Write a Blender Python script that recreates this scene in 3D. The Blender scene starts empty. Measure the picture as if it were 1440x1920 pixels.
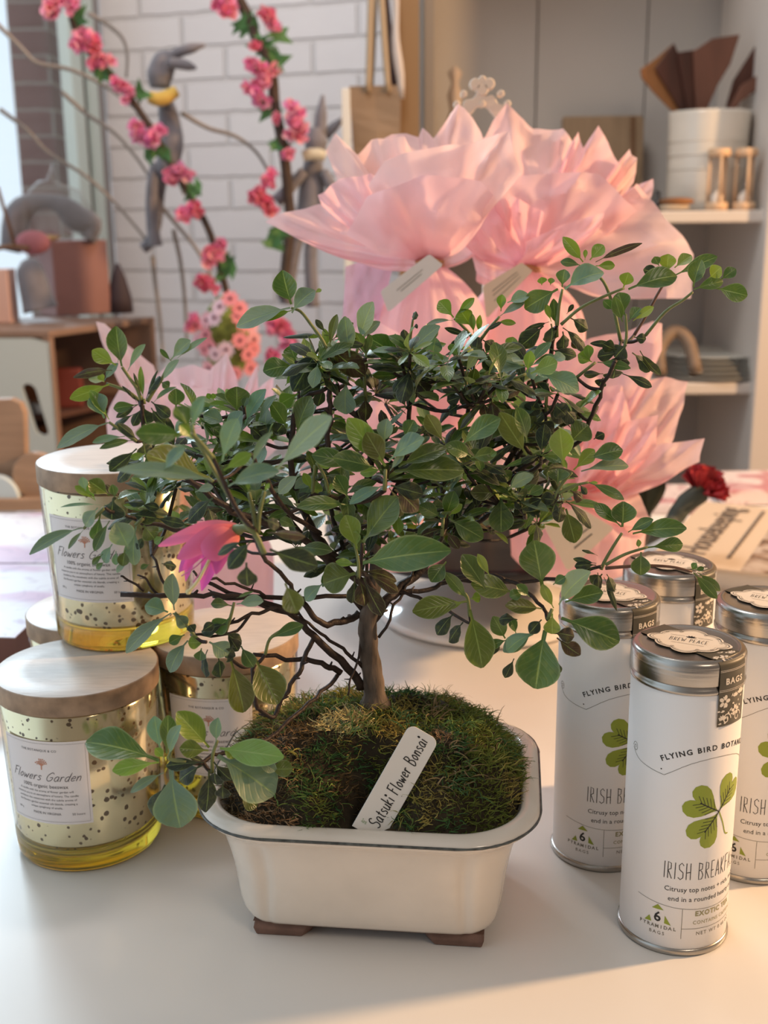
import bpy, bmesh, math, random
from math import sin, cos, pi, radians, sqrt, atan2, tan
from mathutils import Vector, Matrix, noise
random.seed(7)
SC = bpy.context.scene
COL = SC.collection

# ------------------------------------------------------------------ camera, world, lights
FPX, PITCH, ROLL, CAMH = 2137.0, 0.2548, -0.0097, 0.388     # table top is z = 0
cam_d = bpy.data.cameras.new('camera'); cam = bpy.data.objects.new('camera', cam_d); COL.objects.link(cam)
cam_d.sensor_fit = 'VERTICAL'; cam_d.sensor_height = 36.0; cam_d.sensor_width = 27.0
cam_d.lens = FPX / 1920.0 * 36.0
cam_d.clip_start = 0.02; cam_d.clip_end = 100
cam.matrix_world = Matrix.Translation((0, 0, CAMH)) @ Matrix.Rotation(pi/2 - PITCH, 4, 'X') @ Matrix.Rotation(ROLL, 4, 'Z')
cam_d.dof.use_dof = True; cam_d.dof.focus_distance = 0.615; cam_d.dof.aperture_fstop = 9.0
SC.camera = cam
SC.view_settings.view_transform = 'Standard'; SC.view_settings.look = 'None'
SC.view_settings.exposure = -0.12; SC.view_settings.gamma = 1.0; SC.view_settings.use_curve_mapping = False

world = bpy.data.worlds.new('shop_surroundings'); SC.world = world; world.use_nodes = True
nt = world.node_tree; nt.nodes.clear()
wo = nt.nodes.new('ShaderNodeOutputWorld'); bg = nt.nodes.new('ShaderNodeBackground')
tc = nt.nodes.new('ShaderNodeTexCoord'); dp = nt.nodes.new('ShaderNodeVectorMath'); dp.operation = 'DOT_PRODUCT'
dp.inputs[1].default_value = Vector((-0.92, 0.38, 0.08)).normalized()
cr = nt.nodes.new('ShaderNodeValToRGB')
e = cr.color_ramp.elements
e[0].position = 0.0; e[0].color = (0.30, 0.24, 0.20, 1)
e[1].position = 1.0; e[1].color = (1.35, 1.60, 1.80, 1)
for p_, c_ in ((0.42, (0.34, 0.29, 0.255, 1)), (0.60, (0.50, 0.50, 0.50, 1)), (0.72, (0.95, 1.12, 1.25, 1))):
    k = e.new(p_); k.color = c_
mr = nt.nodes.new('ShaderNodeMapRange'); mr.inputs[1].default_value = -1; mr.inputs[2].default_value = 1
nt.links.new(tc.outputs['Generated'], dp.inputs[0]); nt.links.new(dp.outputs['Value'], mr.inputs[0])
nt.links.new(mr.outputs[0], cr.inputs[0]); nt.links.new(cr.outputs[0], bg.inputs[0]); nt.links.new(bg.outputs[0], wo.inputs[0])
bg.inputs[1].default_value = 0.84

def aim(o, d):
    o.rotation_euler = Vector(d).to_track_quat('-Z', 'Y').to_euler()
sun_d = bpy.data.lights.new('daylight', 'SUN'); sun = bpy.data.objects.new('daylight', sun_d); COL.objects.link(sun)
sun_d.energy = 1.5; sun_d.color = (0.72, 0.88, 1.0); sun_d.angle = radians(11); aim(sun, (0.45, -0.89, -0.47))
sun.location = (-1.2, 2.4, 1.5)
lamp_d = bpy.data.lights.new('shop_lamp', 'AREA'); lamp = bpy.data.objects.new('shop_lamp', lamp_d); COL.objects.link(lamp)
lamp_d.shape = 'DISK'; lamp_d.size = 0.16; lamp_d.energy = 85; lamp_d.color = (1.0, 0.60, 0.30)
lamp.location = (2.1, 1.0, 1.05); aim(lamp, (-2.0, -0.45, -1.0))
front_fill_d = bpy.data.lights.new('unseen_overhead_fill', 'AREA'); front_fill = bpy.data.objects.new('unseen_overhead_fill', front_fill_d); COL.objects.link(front_fill)  # unseen weak fill from overhead, behind the camera
front_fill_d.shape = 'DISK'; front_fill_d.size = 0.5; front_fill_d.energy = 9; front_fill_d.color = (1.0, 0.80, 0.62)
front_fill.location = (0.9, -0.9, 1.7); aim(front_fill, (-0.8, 1.6, -1.6))
rear_fill_d = bpy.data.lights.new('rear_wall_fill', 'AREA'); rear_fill = bpy.data.objects.new('rear_wall_fill', rear_fill_d); COL.objects.link(rear_fill)  # unseen light added over the rear to brighten the brick wall
rear_fill_d.shape = 'DISK'; rear_fill_d.size = 0.5; rear_fill_d.energy = 14; rear_fill_d.color = (1.0, 0.93, 0.88)
rear_fill.location = (-0.1, 1.35, 1.75); aim(rear_fill, (-0.1, 1.0, -1.1))

# ------------------------------------------------------------------ geometry of the view: pixel -> place
def ray(px, py):
    a, b = px - 720.0, py - 960.0; c, s = cos(ROLL), sin(ROLL)
    X = c*a + s*b; u = -(-s*a + c*b); cp, sp = cos(PITCH), sin(PITCH)
    return Vector((X, FPX*cp + u*sp, -FPX*sp + u*cp)) / FPX
def PZ(px, py, z=0.0):
    v = ray(px, py); q = v * ((z - CAMH) / v.z); return Vector((q.x, q.y, z))
def PY(px, py, Y):
    v = ray(px, py); q = v * (Y / v.y); return Vector((q.x, q.y, q.z + CAMH))
EYE = Vector((0, 0, CAMH))

# ------------------------------------------------------------------ materials
MATS = {}
def mat(name, col, rough=0.5, metal=0.0, bump=0.0, bscale=60, coat=0.0, trans=0.0, var=0.0, vscale=8, spec=0.5, sub=0.0, ior=1.45, stretch=None, emit=None, sheen=0.0):
    if name in MATS: return MATS[name]
    m = bpy.data.materials.new(name); m.use_nodes = True; n = m.node_tree; b = n.nodes['Principled BSDF']
    b.inputs['Base Color'].default_value = (*col, 1); b.inputs['Roughness'].default_value = rough
    b.inputs['Metallic'].default_value = metal; b.inputs['Coat Weight'].default_value = coat; b.inputs['Coat Roughness'].default_value = 0.08
    b.inputs['Specular IOR Level'].default_value = spec; b.inputs['Transmission Weight'].default_value = trans; b.inputs['IOR'].default_value = ior
    b.inputs['Sheen Weight'].default_value = sheen
    if sub: b.inputs['Subsurface Weight'].default_value = sub; b.inputs['Subsurface Radius'].default_value = (0.01, 0.006, 0.004)
    if var or bump:
        t = n.nodes.new('ShaderNodeTexCoord'); mp = n.nodes.new('ShaderNodeMapping'); n.links.new(t.outputs['Object'], mp.inputs[0])
        if stretch: mp.inputs['Scale'].default_value = stretch
        if var:
            nz = n.nodes.new('ShaderNodeTexNoise'); nz.inputs['Scale'].default_value = vscale; nz.inputs['Detail'].default_value = 5
            n.links.new(mp.outputs[0], nz.inputs['Vector'])
            r = n.nodes.new('ShaderNodeValToRGB'); r.color_ramp.elements[0].position = 0.3; r.color_ramp.elements[1].position = 0.7
            r.color_ramp.elements[0].color = tuple(max(0, c*(1-var)) for c in col) + (1,)
            r.color_ramp.elements[1].color = tuple(min(1, c*(1+var)) for c in col) + (1,)
            n.links.new(nz.outputs[0], r.inputs[0]); n.links.new(r.outputs[0], b.inputs['Base Color'])
        if bump:
            nb = n.nodes.new('ShaderNodeTexNoise'); nb.inputs['Scale'].default_value = bscale; nb.inputs['Detail'].default_value = 4
            n.links.new(mp.outputs[0], nb.inputs['Vector'])
            bp = n.nodes.new('ShaderNodeBump'); bp.inputs['Strength'].default_value = bump; bp.inputs['Distance'].default_value = 0.002
            n.links.new(nb.outputs[0], bp.inputs['Height']); n.links.new(bp.outputs[0], b.inputs['Normal'])
    MATS[name] = m; return m

def node(n, t, **k):
    x = n.nodes.new(t)
    for a, v in k.items(): setattr(x, a, v)
    return x
def mth(n, op, a, b=None, c=None, clamp=False):
    x = n.nodes.new('ShaderNodeMath'); x.operation = op; x.use_clamp = clamp
    for i, v in enumerate((a, b, c)):
        if v is None: continue
        if isinstance(v, (int, float)): x.inputs[i].default_value = v
        else: n.links.new(v, x.inputs[i])
    return x.outputs[0]
def mixc(n, f, a, b):
    x = n.nodes.new('ShaderNodeMix'); x.data_type = 'RGBA'
    for s, v in ((x.inputs[0], f), (x.inputs[6], a), (x.inputs[7], b)):
        if isinstance(v, (int, float)): s.default_value = v
        elif isinstance(v, tuple): s.default_value = (*v, 1) if len(v) == 3 else v
        else: n.links.new(v, s)
    return x.outputs[2]

def attr_mat(name, rough=0.4, transl=0.25, tcol=(1, 1, 1), vein=True, spec=0.5, sheen=0.2, bump=0.3):
    """colour comes from the per-leaf attribute 'Col'; midrib and side veins from the leaf's own UVs"""
    m = bpy.data.materials.new(name); m.use_nodes = True; n = m.node_tree; b = n.nodes['Principled BSDF']; out = n.nodes['Material Output']
    at = node(n, 'ShaderNodeVertexColor', layer_name='Col')
    col = at.outputs[0]
    uv = n.nodes.new('ShaderNodeUVMap'); sp = n.nodes.new('ShaderNodeSeparateXYZ'); n.links.new(uv.outputs[0], sp.inputs[0])
    nz = n.nodes.new('ShaderNodeTexNoise'); nz.inputs['Scale'].default_value = 260
    tcn = n.nodes.new('ShaderNodeTexCoord'); n.links.new(tcn.outputs['Object'], nz.inputs['Vector'])
    if vein:
        d = mth(n, 'ABSOLUTE', mth(n, 'SUBTRACT', sp.outputs[0], 0.5))
        mid = mth(n, 'SUBTRACT', 1.0, mth(n, 'DIVIDE', d, 0.035), clamp=True)
        edge = mth(n, 'MULTIPLY', mth(n, 'SUBTRACT', d, 0.44), 14.0, clamp=True)
        ph = mth(n, 'SUBTRACT', mth(n, 'MULTIPLY', sp.outputs[1], 52.0), mth(n, 'MULTIPLY', d, 34.0))
        sv = mth(n, 'POWER', mth(n, 'ADD', mth(n, 'MULTIPLY', mth(n, 'SINE', ph), 0.5), 0.5), 6.0)
        c1 = mixc(n, mth(n, 'MULTIPLY', sv, 0.05), col, (0.30, 0.40, 0.16))
        mot = mth(n, 'MULTIPLY', mth(n, 'SUBTRACT', nz.outputs[0], 0.5), 1.2, clamp=True)
        c1 = mixc(n, mot, c1, (0.16, 0.20, 0.03))
        c2 = mixc(n, mth(n, 'MULTIPLY', mid, 0.55), c1, (0.34, 0.46, 0.16))
        c3 = mixc(n, mth(n, 'MULTIPLY', edge, 0.35), c2, (0.45, 0.55, 0.36))
        geo = n.nodes.new('ShaderNodeNewGeometry')
        c4 = mixc(n, mth(n, 'MULTIPLY', geo.outputs['Backfacing'], 0.35), c3, (0.22, 0.30, 0.14))
        hgt = mth(n, 'SUBTRACT', mth(n, 'MULTIPLY', nz.outputs[0], 0.6), mth(n, 'ADD', mth(n, 'MULTIPLY', sv, 0.5), mid))
    else:
        c4 = col; hgt = nz.outputs[0]
    n.links.new(c4, b.inputs['Base Color'])
    bp = n.nodes.new('ShaderNodeBump'); bp.inputs['Strength'].default_value = bump; bp.inputs['Distance'].default_value = 0.001
    n.links.new(hgt, bp.inputs['Height']); n.links.new(bp.outputs[0], b.inputs['Normal'])
    b.inputs['Roughness'].default_value = rough; b.inputs['Specular IOR Level'].default_value = spec
    if vein:      # old dark leaves are matt and hairy, fresh ones are glossy, downy young ones, with window sheen put into their colour, satin
        sc3 = n.nodes.new('ShaderNodeSeparateColor'); n.links.new(at.outputs[0], sc3.inputs[0])
        dark = mth(n, 'SUBTRACT', 1.0, mth(n, 'MULTIPLY', sc3.outputs[1], 14.0), clamp=True); down = mth(n, 'MULTIPLY', sc3.outputs[2], 1.2, clamp=True)
        n.links.new(mth(n, 'ADD', rough, mth(n, 'ADD', mth(n, 'MULTIPLY', dark, .40), down)), b.inputs['Roughness'])
        n.links.new(mth(n, 'SUBTRACT', spec, mth(n, 'MULTIPLY', dark, .62)), b.inputs['Specular IOR Level'])
    b.inputs['Sheen Weight'].default_value = sheen; b.inputs['Sheen Roughness'].default_value = 0.4
    if transl:
        tr = n.nodes.new('ShaderNodeBsdfTranslucent'); mx = n.nodes.new('ShaderNodeMixShader'); mx.inputs[0].default_value = transl
        tt = n.nodes.new('ShaderNodeMix'); tt.data_type = 'RGBA'; tt.blend_type = 'MULTIPLY'; tt.inputs[0].default_value = 1.0
        n.links.new(c4, tt.inputs[6]); tt.inputs[7].default_value = (*tcol, 1)
        n.links.new(tt.outputs[2], tr.inputs[0]); n.links.new(b.outputs[0], mx.inputs[1]); n.links.new(tr.outputs[0], mx.inputs[2])
        n.links.new(mx.outputs[0], out.inputs[0])
    MATS[name] = m; return m

# ------------------------------------------------------------------ mesh helpers
class MB:
    def __init__(s): s.v = []; s.f = []; s.uv = {}; s.col = {}; s.c = None; s.smooth = True
    def vert(s, p, uv=None):
        s.v.append(tuple(p)); i = len(s.v) - 1
        if uv is not None: s.uv[i] = uv
        if s.c is not None: s.col[i] = s.c
        return i
    def face(s, *i): s.f.append(tuple(i))
    def grid(s, rows, closed=False, uvs=None):
        """rows: list of equal-length lists of points"""
        ids = []
        for j, r in enumerate(rows):
            ids.append([s.vert(p, uvs[j][i] if uvs else None) for i, p in enumerate(r)])
        n = len(ids[0])
        for a, b in zip(ids[:-1], ids[1:]):
            for i in range(n if closed else n-1):
                k = (i+1) % n
                s.face(a[i], a[k], b[k], b[i])
        return ids
    def tube(s, pts, rad, n=7, cap=True):
        pts = [Vector(p) for p in pts]
        rads = rad if isinstance(rad, (list, tuple)) else [rad]*len(pts)
        rows = []; up = Vector((0.13, 0.21, 0.97))
        prev = None
        for i, p in enumerate(pts):
            d = (pts[min(i+1, len(pts)-1)] - pts[max(i-1, 0)])
            d = d.normalized() if d.length > 1e-9 else Vector((0, 0, 1))
            if prev is None:
                x = d.cross(up); x = x.normalized() if x.length > 1e-3 else Vector((1, 0, 0))
            else:
                x = (prev - d*prev.dot(d)); x = x.normalized() if x.length > 1e-6 else Vector((1, 0, 0))
            prev = x; y = d.cross(x)
            rows.append([p + (x*cos(2*pi*k/n) + y*sin(2*pi*k/n))*rads[i] for k in range(n)])
        ids = s.grid(rows, closed=True)
        if cap:
            s.f.append(tuple(reversed(ids[0]))); s.f.append(tuple(ids[-1]))
        return ids
    def lathe(s, prof, c=(0, 0, 0), n=48, capb=False, capt=False, pleat=None):
        rows = []
        for r, z in prof:
            rows.append([Vector((c[0] + r*(1+(pleat(k/n, z) if pleat else 0))*cos(2*pi*k/n), c[1] + r*(1+(pleat(k/n, z) if pleat else 0))*sin(2*pi*k/n), c[2]+z)) for k in range(n)])
        ids = s.grid(rows, closed=True)
        if capb: s.f.append(tuple(reversed(ids[0])))
        if capt: s.f.append(tuple(ids[-1]))
        return ids
    def box(s, c, size, rot=0.0, M=None):
        c = Vector(c); hx, hy, hz = (x/2 for x in size)
        R = M if M is not None else Matrix.Rotation(rot, 3, 'Z')
        ids = [s.vert(c + R @ Vector((x*hx, y*hy, z*hz))) for z in (-1, 1) for y in (-1, 1) for x in (-1, 1)]
        a = ids
        for q in ((0, 2, 3, 1), (4, 5, 7, 6), (0, 1, 5, 4), (2, 6, 7, 3), (0, 4, 6, 2), (1, 3, 7, 5)): s.face(*[a[i] for i in q])
    def prism(s, poly, top, bot):
        """poly: list of 2D pts, top/bot: functions 2D->3D"""
        a = [s.vert(top(p)) for p in poly]; b = [s.vert(bot(p)) for p in poly]
        s.f.append(tuple(a)); s.f.append(tuple(reversed(b))); n = len(poly)
        for i in range(n): s.face(a[i], b[i], b[(i+1) % n], a[(i+1) % n])
    def ball(s, c, r, n=10, sc=(1, 1, 1), R=None):
        c = Vector(c); rows = []
        for j in range(n//2+1):
            t = pi*j/(n//2)
            row = []
            for k in range(n):
                q = Vector((max(sin(t), .02)*cos(2*pi*k/n)*sc[0], max(sin(t), .02)*sin(2*pi*k/n)*sc[1], -cos(t)*sc[2]))*r
                row.append(c + (R @ q if R else q))
            rows.append(row)
        ids = s.grid(rows, closed=True); s.f.append(tuple(reversed(ids[0]))); s.f.append(tuple(ids[-1]))
    def build(s, name, material, parent=None, bevel=0.0, solid=0.0, subsurf=0, flat=False, autosmooth=None):
        me = bpy.data.meshes.new(name); me.from_pydata(s.v, [], s.f); me.update()
        if s.uv:
            ul = me.uv_layers.new(name='UVMap')
            for l in me.loops: ul.data[l.index].uv = s.uv.get(l.vertex_index, (0, 0))
        if s.col:
            ca = me.color_attributes.new('Col', 'FLOAT_COLOR', 'POINT')
            for i in range(len(s.v)): ca.data[i].color = (*s.col.get(i, (1, 1, 1)), 1)
        if not flat:
            me.polygons.foreach_set('use_smooth', [True]*len(me.polygons))
        o = bpy.data.objects.new(name, me); COL.objects.link(o)
        if material: me.materials.append(material)
        if parent:
            o.parent = parent; o.matrix_parent_inverse = Matrix.Translation(parent.location).inverted() if parent.rotation_euler.z == 0 else parent.matrix_basis.inverted()
        if bevel:
            b = o.modifiers.new('bevel', 'BEVEL'); b.width = bevel; b.segments = 2; b.limit_method = 'ANGLE'
        if solid:
            b = o.modifiers.new('solid', 'SOLIDIFY'); b.thickness = solid; b.offset = 0
        if subsurf:
            b = o.modifiers.new('sub', 'SUBSURF'); b.levels = subsurf; b.render_levels = subsurf
        if autosmooth is not None or (bevel and not flat):
            me.set_sharp_from_angle(angle=radians(autosmooth or 35))
        return o

def tag(o, label, cat, group=None):
    o['label'] = label; o['category'] = cat
    if group: o['group'] = group
    return o
def thing(name, loc, label, cat, group=None):
    o = bpy.data.objects.new(name, None); COL.objects.link(o); o.location = loc; o.empty_display_size = 0.02
    return tag(o, label, cat, group)
def struct(o): o['kind'] = 'structure'; return o

def smooth_path(pts, k=4):
    pts = [Vector(p) for p in pts]
    if len(pts) < 3: return pts
    out = []
    P = [pts[0]*2 - pts[1]] + pts + [pts[-1]*2 - pts[-2]]
    for i in range(1, len(P)-2):
        for j in range(k):
            t = j/k; a, b, c, d = P[i-1], P[i], P[i+1], P[i+2]
            out.append(0.5*((2*b) + (c-a)*t + (2*a-5*b+4*c-d)*t*t + (3*b-3*c+d-a)*t**3))
    out.append(pts[-1]); return out

# ------------------------------------------------------------------ lettering
def text_polys(txt, size=1.0, align='CENTER', spacing=1.0, xscale=1.0, bold=0.0):
    cu = bpy.data.curves.new('lettering_source', 'FONT'); cu.body = txt; cu.size = size; cu.align_x = align
    cu.space_character = spacing; cu.resolution_u = 2; cu.offset = bold
    o = bpy.data.objects.new('lettering_source', cu); COL.objects.link(o)
    dg = bpy.context.evaluated_depsgraph_get(); dg.update()
    me = bpy.data.meshes.new_from_object(o.evaluated_get(dg))
    vs = [(v.co.x*xscale, v.co.y) for v in me.vertices]; fs = [tuple(p.vertices) for p in me.polygons]
    bpy.data.objects.remove(o); bpy.data.curves.remove(cu); bpy.data.meshes.remove(me)
    return vs, fs
def add_text(mb, mapf, txt, x, y, size, **k):
    arc = k.pop('arc', None)
    vs, fs = text_polys(txt, size, **k)
    b = len(mb.v)
    for vx, vy in vs:
        if arc:       # text bent along a circle of radius arc, centred on x
            a = vx/arc; rr = arc + vy
            mb.vert(mapf(x + rr*sin(a), y + rr*cos(a) - arc))
        else: mb.vert(mapf(x + vx, y + vy))
    for f in fs: mb.f.append(tuple(b+i for i in f))
STROKES = {   # hand lettering, unit box: x 0..w, y 0..1 cap height
 'S': (.6, [[(.55,.85),(.35,1),(.1,.85),(.15,.6),(.5,.42),(.5,.12),(.25,0),(.02,.12)]]),
 'a': (.5, [[(.42,.5),(.2,.55),(.03,.3),(.12,.02),(.35,.1),(.43,.5),(.42,.15),(.5,.0)]]),
 't': (.35, [[(.18,.85),(.15,.15),(.3,.0)],[(0,.58),(.34,.6)]]),
 's': (.4, [[(.36,.5),(.15,.55),(.06,.4),(.32,.22),(.28,.03),(.02,.04)]]),
 'u': (.48, [[(.04,.55),(.05,.12),(.2,0),(.4,.2),(.42,.55),(.41,.1),(.48,0)]]),
 'k': (.45, [[(.06,1),(.05,0)],[(.36,.55),(.08,.25),(.4,0)]]),
 'i': (.2, [[(.08,.52),(.08,0)],[(.03,.8),(.1,.88),(.17,.8),(.1,.72),(.04,.8)]]),
 'F': (.55, [[(.1,.98),(.08,0)],[(.0,.98),(.55,1.02)],[(.08,.55),(.42,.57)]]),
 'l': (.2, [[(.08,1),(.07,.1),(.18,0)]]),
 'o': (.45, [[(.22,.54),(.04,.3),(.18,0),(.4,.22),(.3,.52),(.2,.54)]]),
 'w': (.6, [[(.02,.52),(.12,0),(.28,.4),(.4,0),(.58,.55)]]),
 'e': (.45, [[(.06,.28),(.4,.34),(.28,.56),(.06,.38),(.12,.04),(.42,.1)]]),
 'r': (.38, [[(.05,.54),(.07,0),(.1,.38),(.22,.54),(.36,.48)]]),
 'B': (.6, [[(.1,1),(.08,0),(.4,.02),(.52,.25),(.35,.5),(.1,.54),(.42,.62),(.44,.92),(.05,1)]]),
 'n': (.48, [[(.05,.54),(.06,0),(.1,.38),(.28,.54),(.38,.36),(.4,0)]]),
 'G': (.75, [[(.66,.84),(.45,1),(.12,.7),(.06,.25),(.3,0),(.58,.15),(.64,.44),(.36,.42)]]),
 'd': (.5, [[(.42,.48),(.2,.54),(.03,.28),(.14,.02),(.36,.12),(.46,1),(.42,.12),(.5,0)]]),
 'I': (.2, [[(.1,1),(.08,0)]]), 'R': (.5, [[(.06,0),(.06,1),(.36,.92),(.36,.6),(.08,.5),(.44,0)]]),
 'H': (.55, [[(.06,1),(.06,0)],[(.46,1),(.46,0)],[(.06,.42),(.46,.46)]]),
 'E': (.45, [[(.4,1),(.06,1),(.06,0),(.42,0)],[(.06,.42),(.34,.45)]]),
 'A': (.55, [[(.02,0),(.26,1),(.5,0)],[(.1,.32),(.42,.34)]]),
 'K': (.5, [[(.06,1),(.06,0)],[(.44,1),(.08,.42),(.46,0)]]),
 'T': (.5, [[(.25,1),(.25,0)],[(0,1),(.5,1)]]), 'C': (.5,[[(.45,.85),(.25,1),(.05,.6),(.08,.2),(.28,0),(.46,.15)]]),
 'W': (.7, [[(0,1),(.16,0),(.33,.7),(.5,0),(.66,1)]]), 'P': (.45, [[(.06,0),(.06,1),(.38,.9),(.36,.55),(.08,.46)]]),
 ' ': (.35, [])}
def ribbon(mb, mapf, pts, w, smooth=True):
    P = [Vector((a, b, 0)) for a, b in pts]
    if smooth and len(P) > 2: P = smooth_path(P, 3)
    Q = []
    for a_, b_ in zip(P[:-1], P[1:]):
        k_ = min(40, int((b_-a_).length/0.0025) + 1)
        Q += [a_.lerp(b_, j/k_) for j in range(k_)]
    P = Q + [P[-1]]; L = []; R = []
    for i, p in enumerate(P):
        d = P[min(i+1, len(P)-1)] - P[max(i-1, 0)]
        d = d.normalized() if d.length > 1e-9 else Vector((1, 0, 0))
        nn = Vector((-d.y, d.x, 0))*w/2
        L.append(mb.vert(mapf(p.x+nn.x, p.y+nn.y))); R.append(mb.vert(mapf(p.x-nn.x, p.y-nn.y)))
    for i in range(len(P)-1): mb.face(R[i], R[i+1], L[i+1], L[i])
def hand_text(mb, mapf, txt, x, y, h, w, xs=1.0, slant=0.0, gap=0.12, center=True, smooth=True, altcaps=None):
    tot = sum(STROKES[c][0] + gap for c in txt)*h*xs
    cx = x - tot/2 if center else x
    for c in txt:
        wd, st = STROKES[c]
        for s_ in st:
            ribbon(mb, mapf, [(cx + (a + slant*b)*h*xs, y + b*h) for a, b in s_], w, smooth)
        cx += (wd + gap)*h*xs
def cyl_map(c, R, phi0, z0=0.0, taper=None):
    base = -atan2(c[0], c[1])
    def f(u, v):
        r = R if taper is None else taper(z0+v)
        a = base + phi0 + u/R
        return Vector((c[0] + r*sin(a), c[1] - r*cos(a), c[2] + z0 + v))
    return f
def poly_fill(mb, mapf, pts, rings=1):
    if rings == 1:
        mb.f.append(tuple(mb.vert(mapf(a, b)) for a, b in pts)); return
    cx = sum(p[0] for p in pts)/len(pts); cy = sum(p[1] for p in pts)/len(pts)
    rows = [[mapf(cx + (a-cx)*k/rings, cy + (b-cy)*k/rings) for a, b in pts] for k in range(rings, 0, -1)]
    ids = mb.grid(rows, closed=True); mb.f.append(tuple(ids[-1]))
def disc(mb, mapf, x, y, r, n=10, sx=1.0):
    poly_fill(mb, mapf, [(x + r*sx*cos(2*pi*k/n), y + r*sin(2*pi*k/n)) for k in range(n)])

# ================================================================== THE SETTING
WALL_A = Vector((-0.614, 2.70, 0)); WD = Vector((1, -0.36, 0)).normalized(); WN = Vector((-0.36, -1, 0)).normalized()
# painted brick wall
def brick_mat(name, c1, c2, mortar, bumpk=0.6):
    m = bpy.data.materials.new(name); m.use_nodes = True; n = m.node_tree; b = n.nodes['Principled BSDF']
    uv = n.nodes.new('ShaderNodeUVMap'); br = n.nodes.new('ShaderNodeTexBrick')
    br.inputs['Color1'].default_value = (*c1, 1); br.inputs['Color2'].default_value = (*c2, 1); br.inputs['Mortar'].default_value = (*mortar, 1)
    br.inputs['Scale'].default_value = 1.0; br.inputs['Brick Width'].default_value = 0.203; br.inputs['Row Height'].default_value = 0.0675
    br.inputs['Mortar Size'].default_value = 0.0055; br.inputs['Mortar Smooth'].default_value = 0.6
    nz = n.nodes.new('ShaderNodeTexNoise'); nz.inputs['Scale'].default_value = 30
    n.links.new(uv.outputs[0], nz.inputs['Vector'])
    wv = n.nodes.new('ShaderNodeVectorMath'); wv.operation = 'MULTIPLY_ADD'; wv.inputs[1].default_value = (0.004, 0.006, 0); n.links.new(nz.outputs[1], wv.inputs[0]); n.links.new(uv.outputs[0], wv.inputs[2])
    n.links.new(wv.outputs[0], br.inputs['Vector']); n.links.new(br.outputs[0], b.inputs['Base Color'])
    bp = n.nodes.new('ShaderNodeBump'); bp.inputs['Strength'].default_value = bumpk; bp.inputs['Distance'].default_value = 0.006
    h = mth(n, 'SUBTRACT', mth(n, 'MULTIPLY', nz.outputs[0], 0.25), br.outputs['Fac']); n.links.new(h, bp.inputs['Height']); n.links.new(bp.outputs[0], b.inputs['Normal'])
    b.inputs['Roughness'].default_value = 0.6
    return m
M_brick = brick_mat('white_painted_brick', (0.80, 0.76, 0.765), (0.77, 0.73, 0.74), (0.70, 0.655, 0.65), 0.8)
M_red = brick_mat('red_brick', (0.23, 0.13, 0.12), (0.28, 0.17, 0.155), (0.42, 0.37, 0.33))
def slab(name, p0, d, length, z0, z1, thick, nrm, m):
    mb = MB(); nrm = nrm.normalized()
    def q(a, z, k): return p0 + d*a + Vector((0, 0, z)) - nrm*k
    ids = []
    for k in (0, thick):
        ids.append([mb.vert(q(a, z, k), (a, z)) for a, z in ((0, z0), (length, z0), (length, z1), (0, z1))])
    a, b = ids
    mb.face(*a); mb.face(*reversed(b))
    for i in range(4): mb.face(a[i], b[i], b[(i+1) % 4], a[(i+1) % 4])
    return struct(mb.build(name, m, flat=True))
slab('wall_back', WALL_A, WD, 0.86, -0.76, 1.75, 0.12, WN, M_brick)
M_floor = mat('shop_floor', (0.20, 0.12, 0.085), 0.45, var=0.3, vscale=3, stretch=(1, 8, 1))
mb = MB(); mb.box((0.4, 1.2, -0.785), (4.6, 5.4, 0.05)); struct(mb.build('floor', M_floor, flat=True))
# window wall runs from the corner towards the camera's left
M_frame = mat('window_frame_white', (0.62, 0.72, 0.69), 0.4)
M_dark = mat('window_gasket_dark', (0.012, 0.02, 0.018), 0.5)
M_tan = mat('window_reveal_tan', (0.40, 0.36, 0.31), 0.6)
M_grey = mat('wall_corner_grey', (0.30, 0.28, 0.28), 0.6)
VD = Vector((-0.36, -1, 0)).normalized()     # along the window wall, corner -> camera side
VN = Vector((1, -0.36, 0)).normalized()      # into the room
def wstrip(name, a0, a1, dep, m, z0=-0.76, z1=1.75, off=0.0, par=None):
    mb = MB(); c = WALL_A + VD*((a0+a1)/2) - VN*(dep/2 + off)
    mb.box((c.x, c.y, (z0+z1)/2), (a1-a0, dep, z1-z0), M=Matrix((VD, -VN, Vector((0, 0, 1)))).transposed())
    return mb.build(name, m, par, flat=True, bevel=0.002)
struct(wstrip('trim_1', 0.0, 0.026, 0.06, M_grey))
wn = bpy.data.objects.new('window_1', None); COL.objects.link(wn); wn['kind'] = 'structure'
for i, (a0, a1, dep, m_, off) in enumerate(((0.026, 0.058, .03, M_frame, 0.0), (0.058, 0.064, .015, M_dark, .01), (0.064, 0.078, .02, M_tan, .01), (0.078, 0.083, .015, M_dark, .01), (0.083, 0.122, .03, M_frame, 0.0))):
    struct(wstrip('window_frame', a0, a1, dep, m_, off=off, par=wn))
struct(wstrip('window_sill', 0.122, 2.4, .10, M_frame, z0=-0.76, z1=-0.25, par=wn))
struct(wstrip('window_head', 0.122, 2.4, .06, M_frame, z0=1.7, z1=1.8, par=wn))
struct(wstrip('window_frame', 1.35, 1.42, .06, M_frame, z0=-0.25, z1=1.7, par=wn))
m = bpy.data.materials.new('window_glass'); m.use_nodes = True; n = m.node_tree; n.nodes.clear()
o_ = n.nodes.new('ShaderNodeOutputMaterial'); tr = n.nodes.new('ShaderNodeBsdfTransparent'); gl = n.nodes.new('ShaderNodeBsdfGlossy'); gl.inputs['Roughness'].default_value = 0.02
fr = n.nodes.new('ShaderNodeLayerWeight'); fr.inputs[0].default_value = .5; mx = n.nodes.new('ShaderNodeMixShader')
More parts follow.
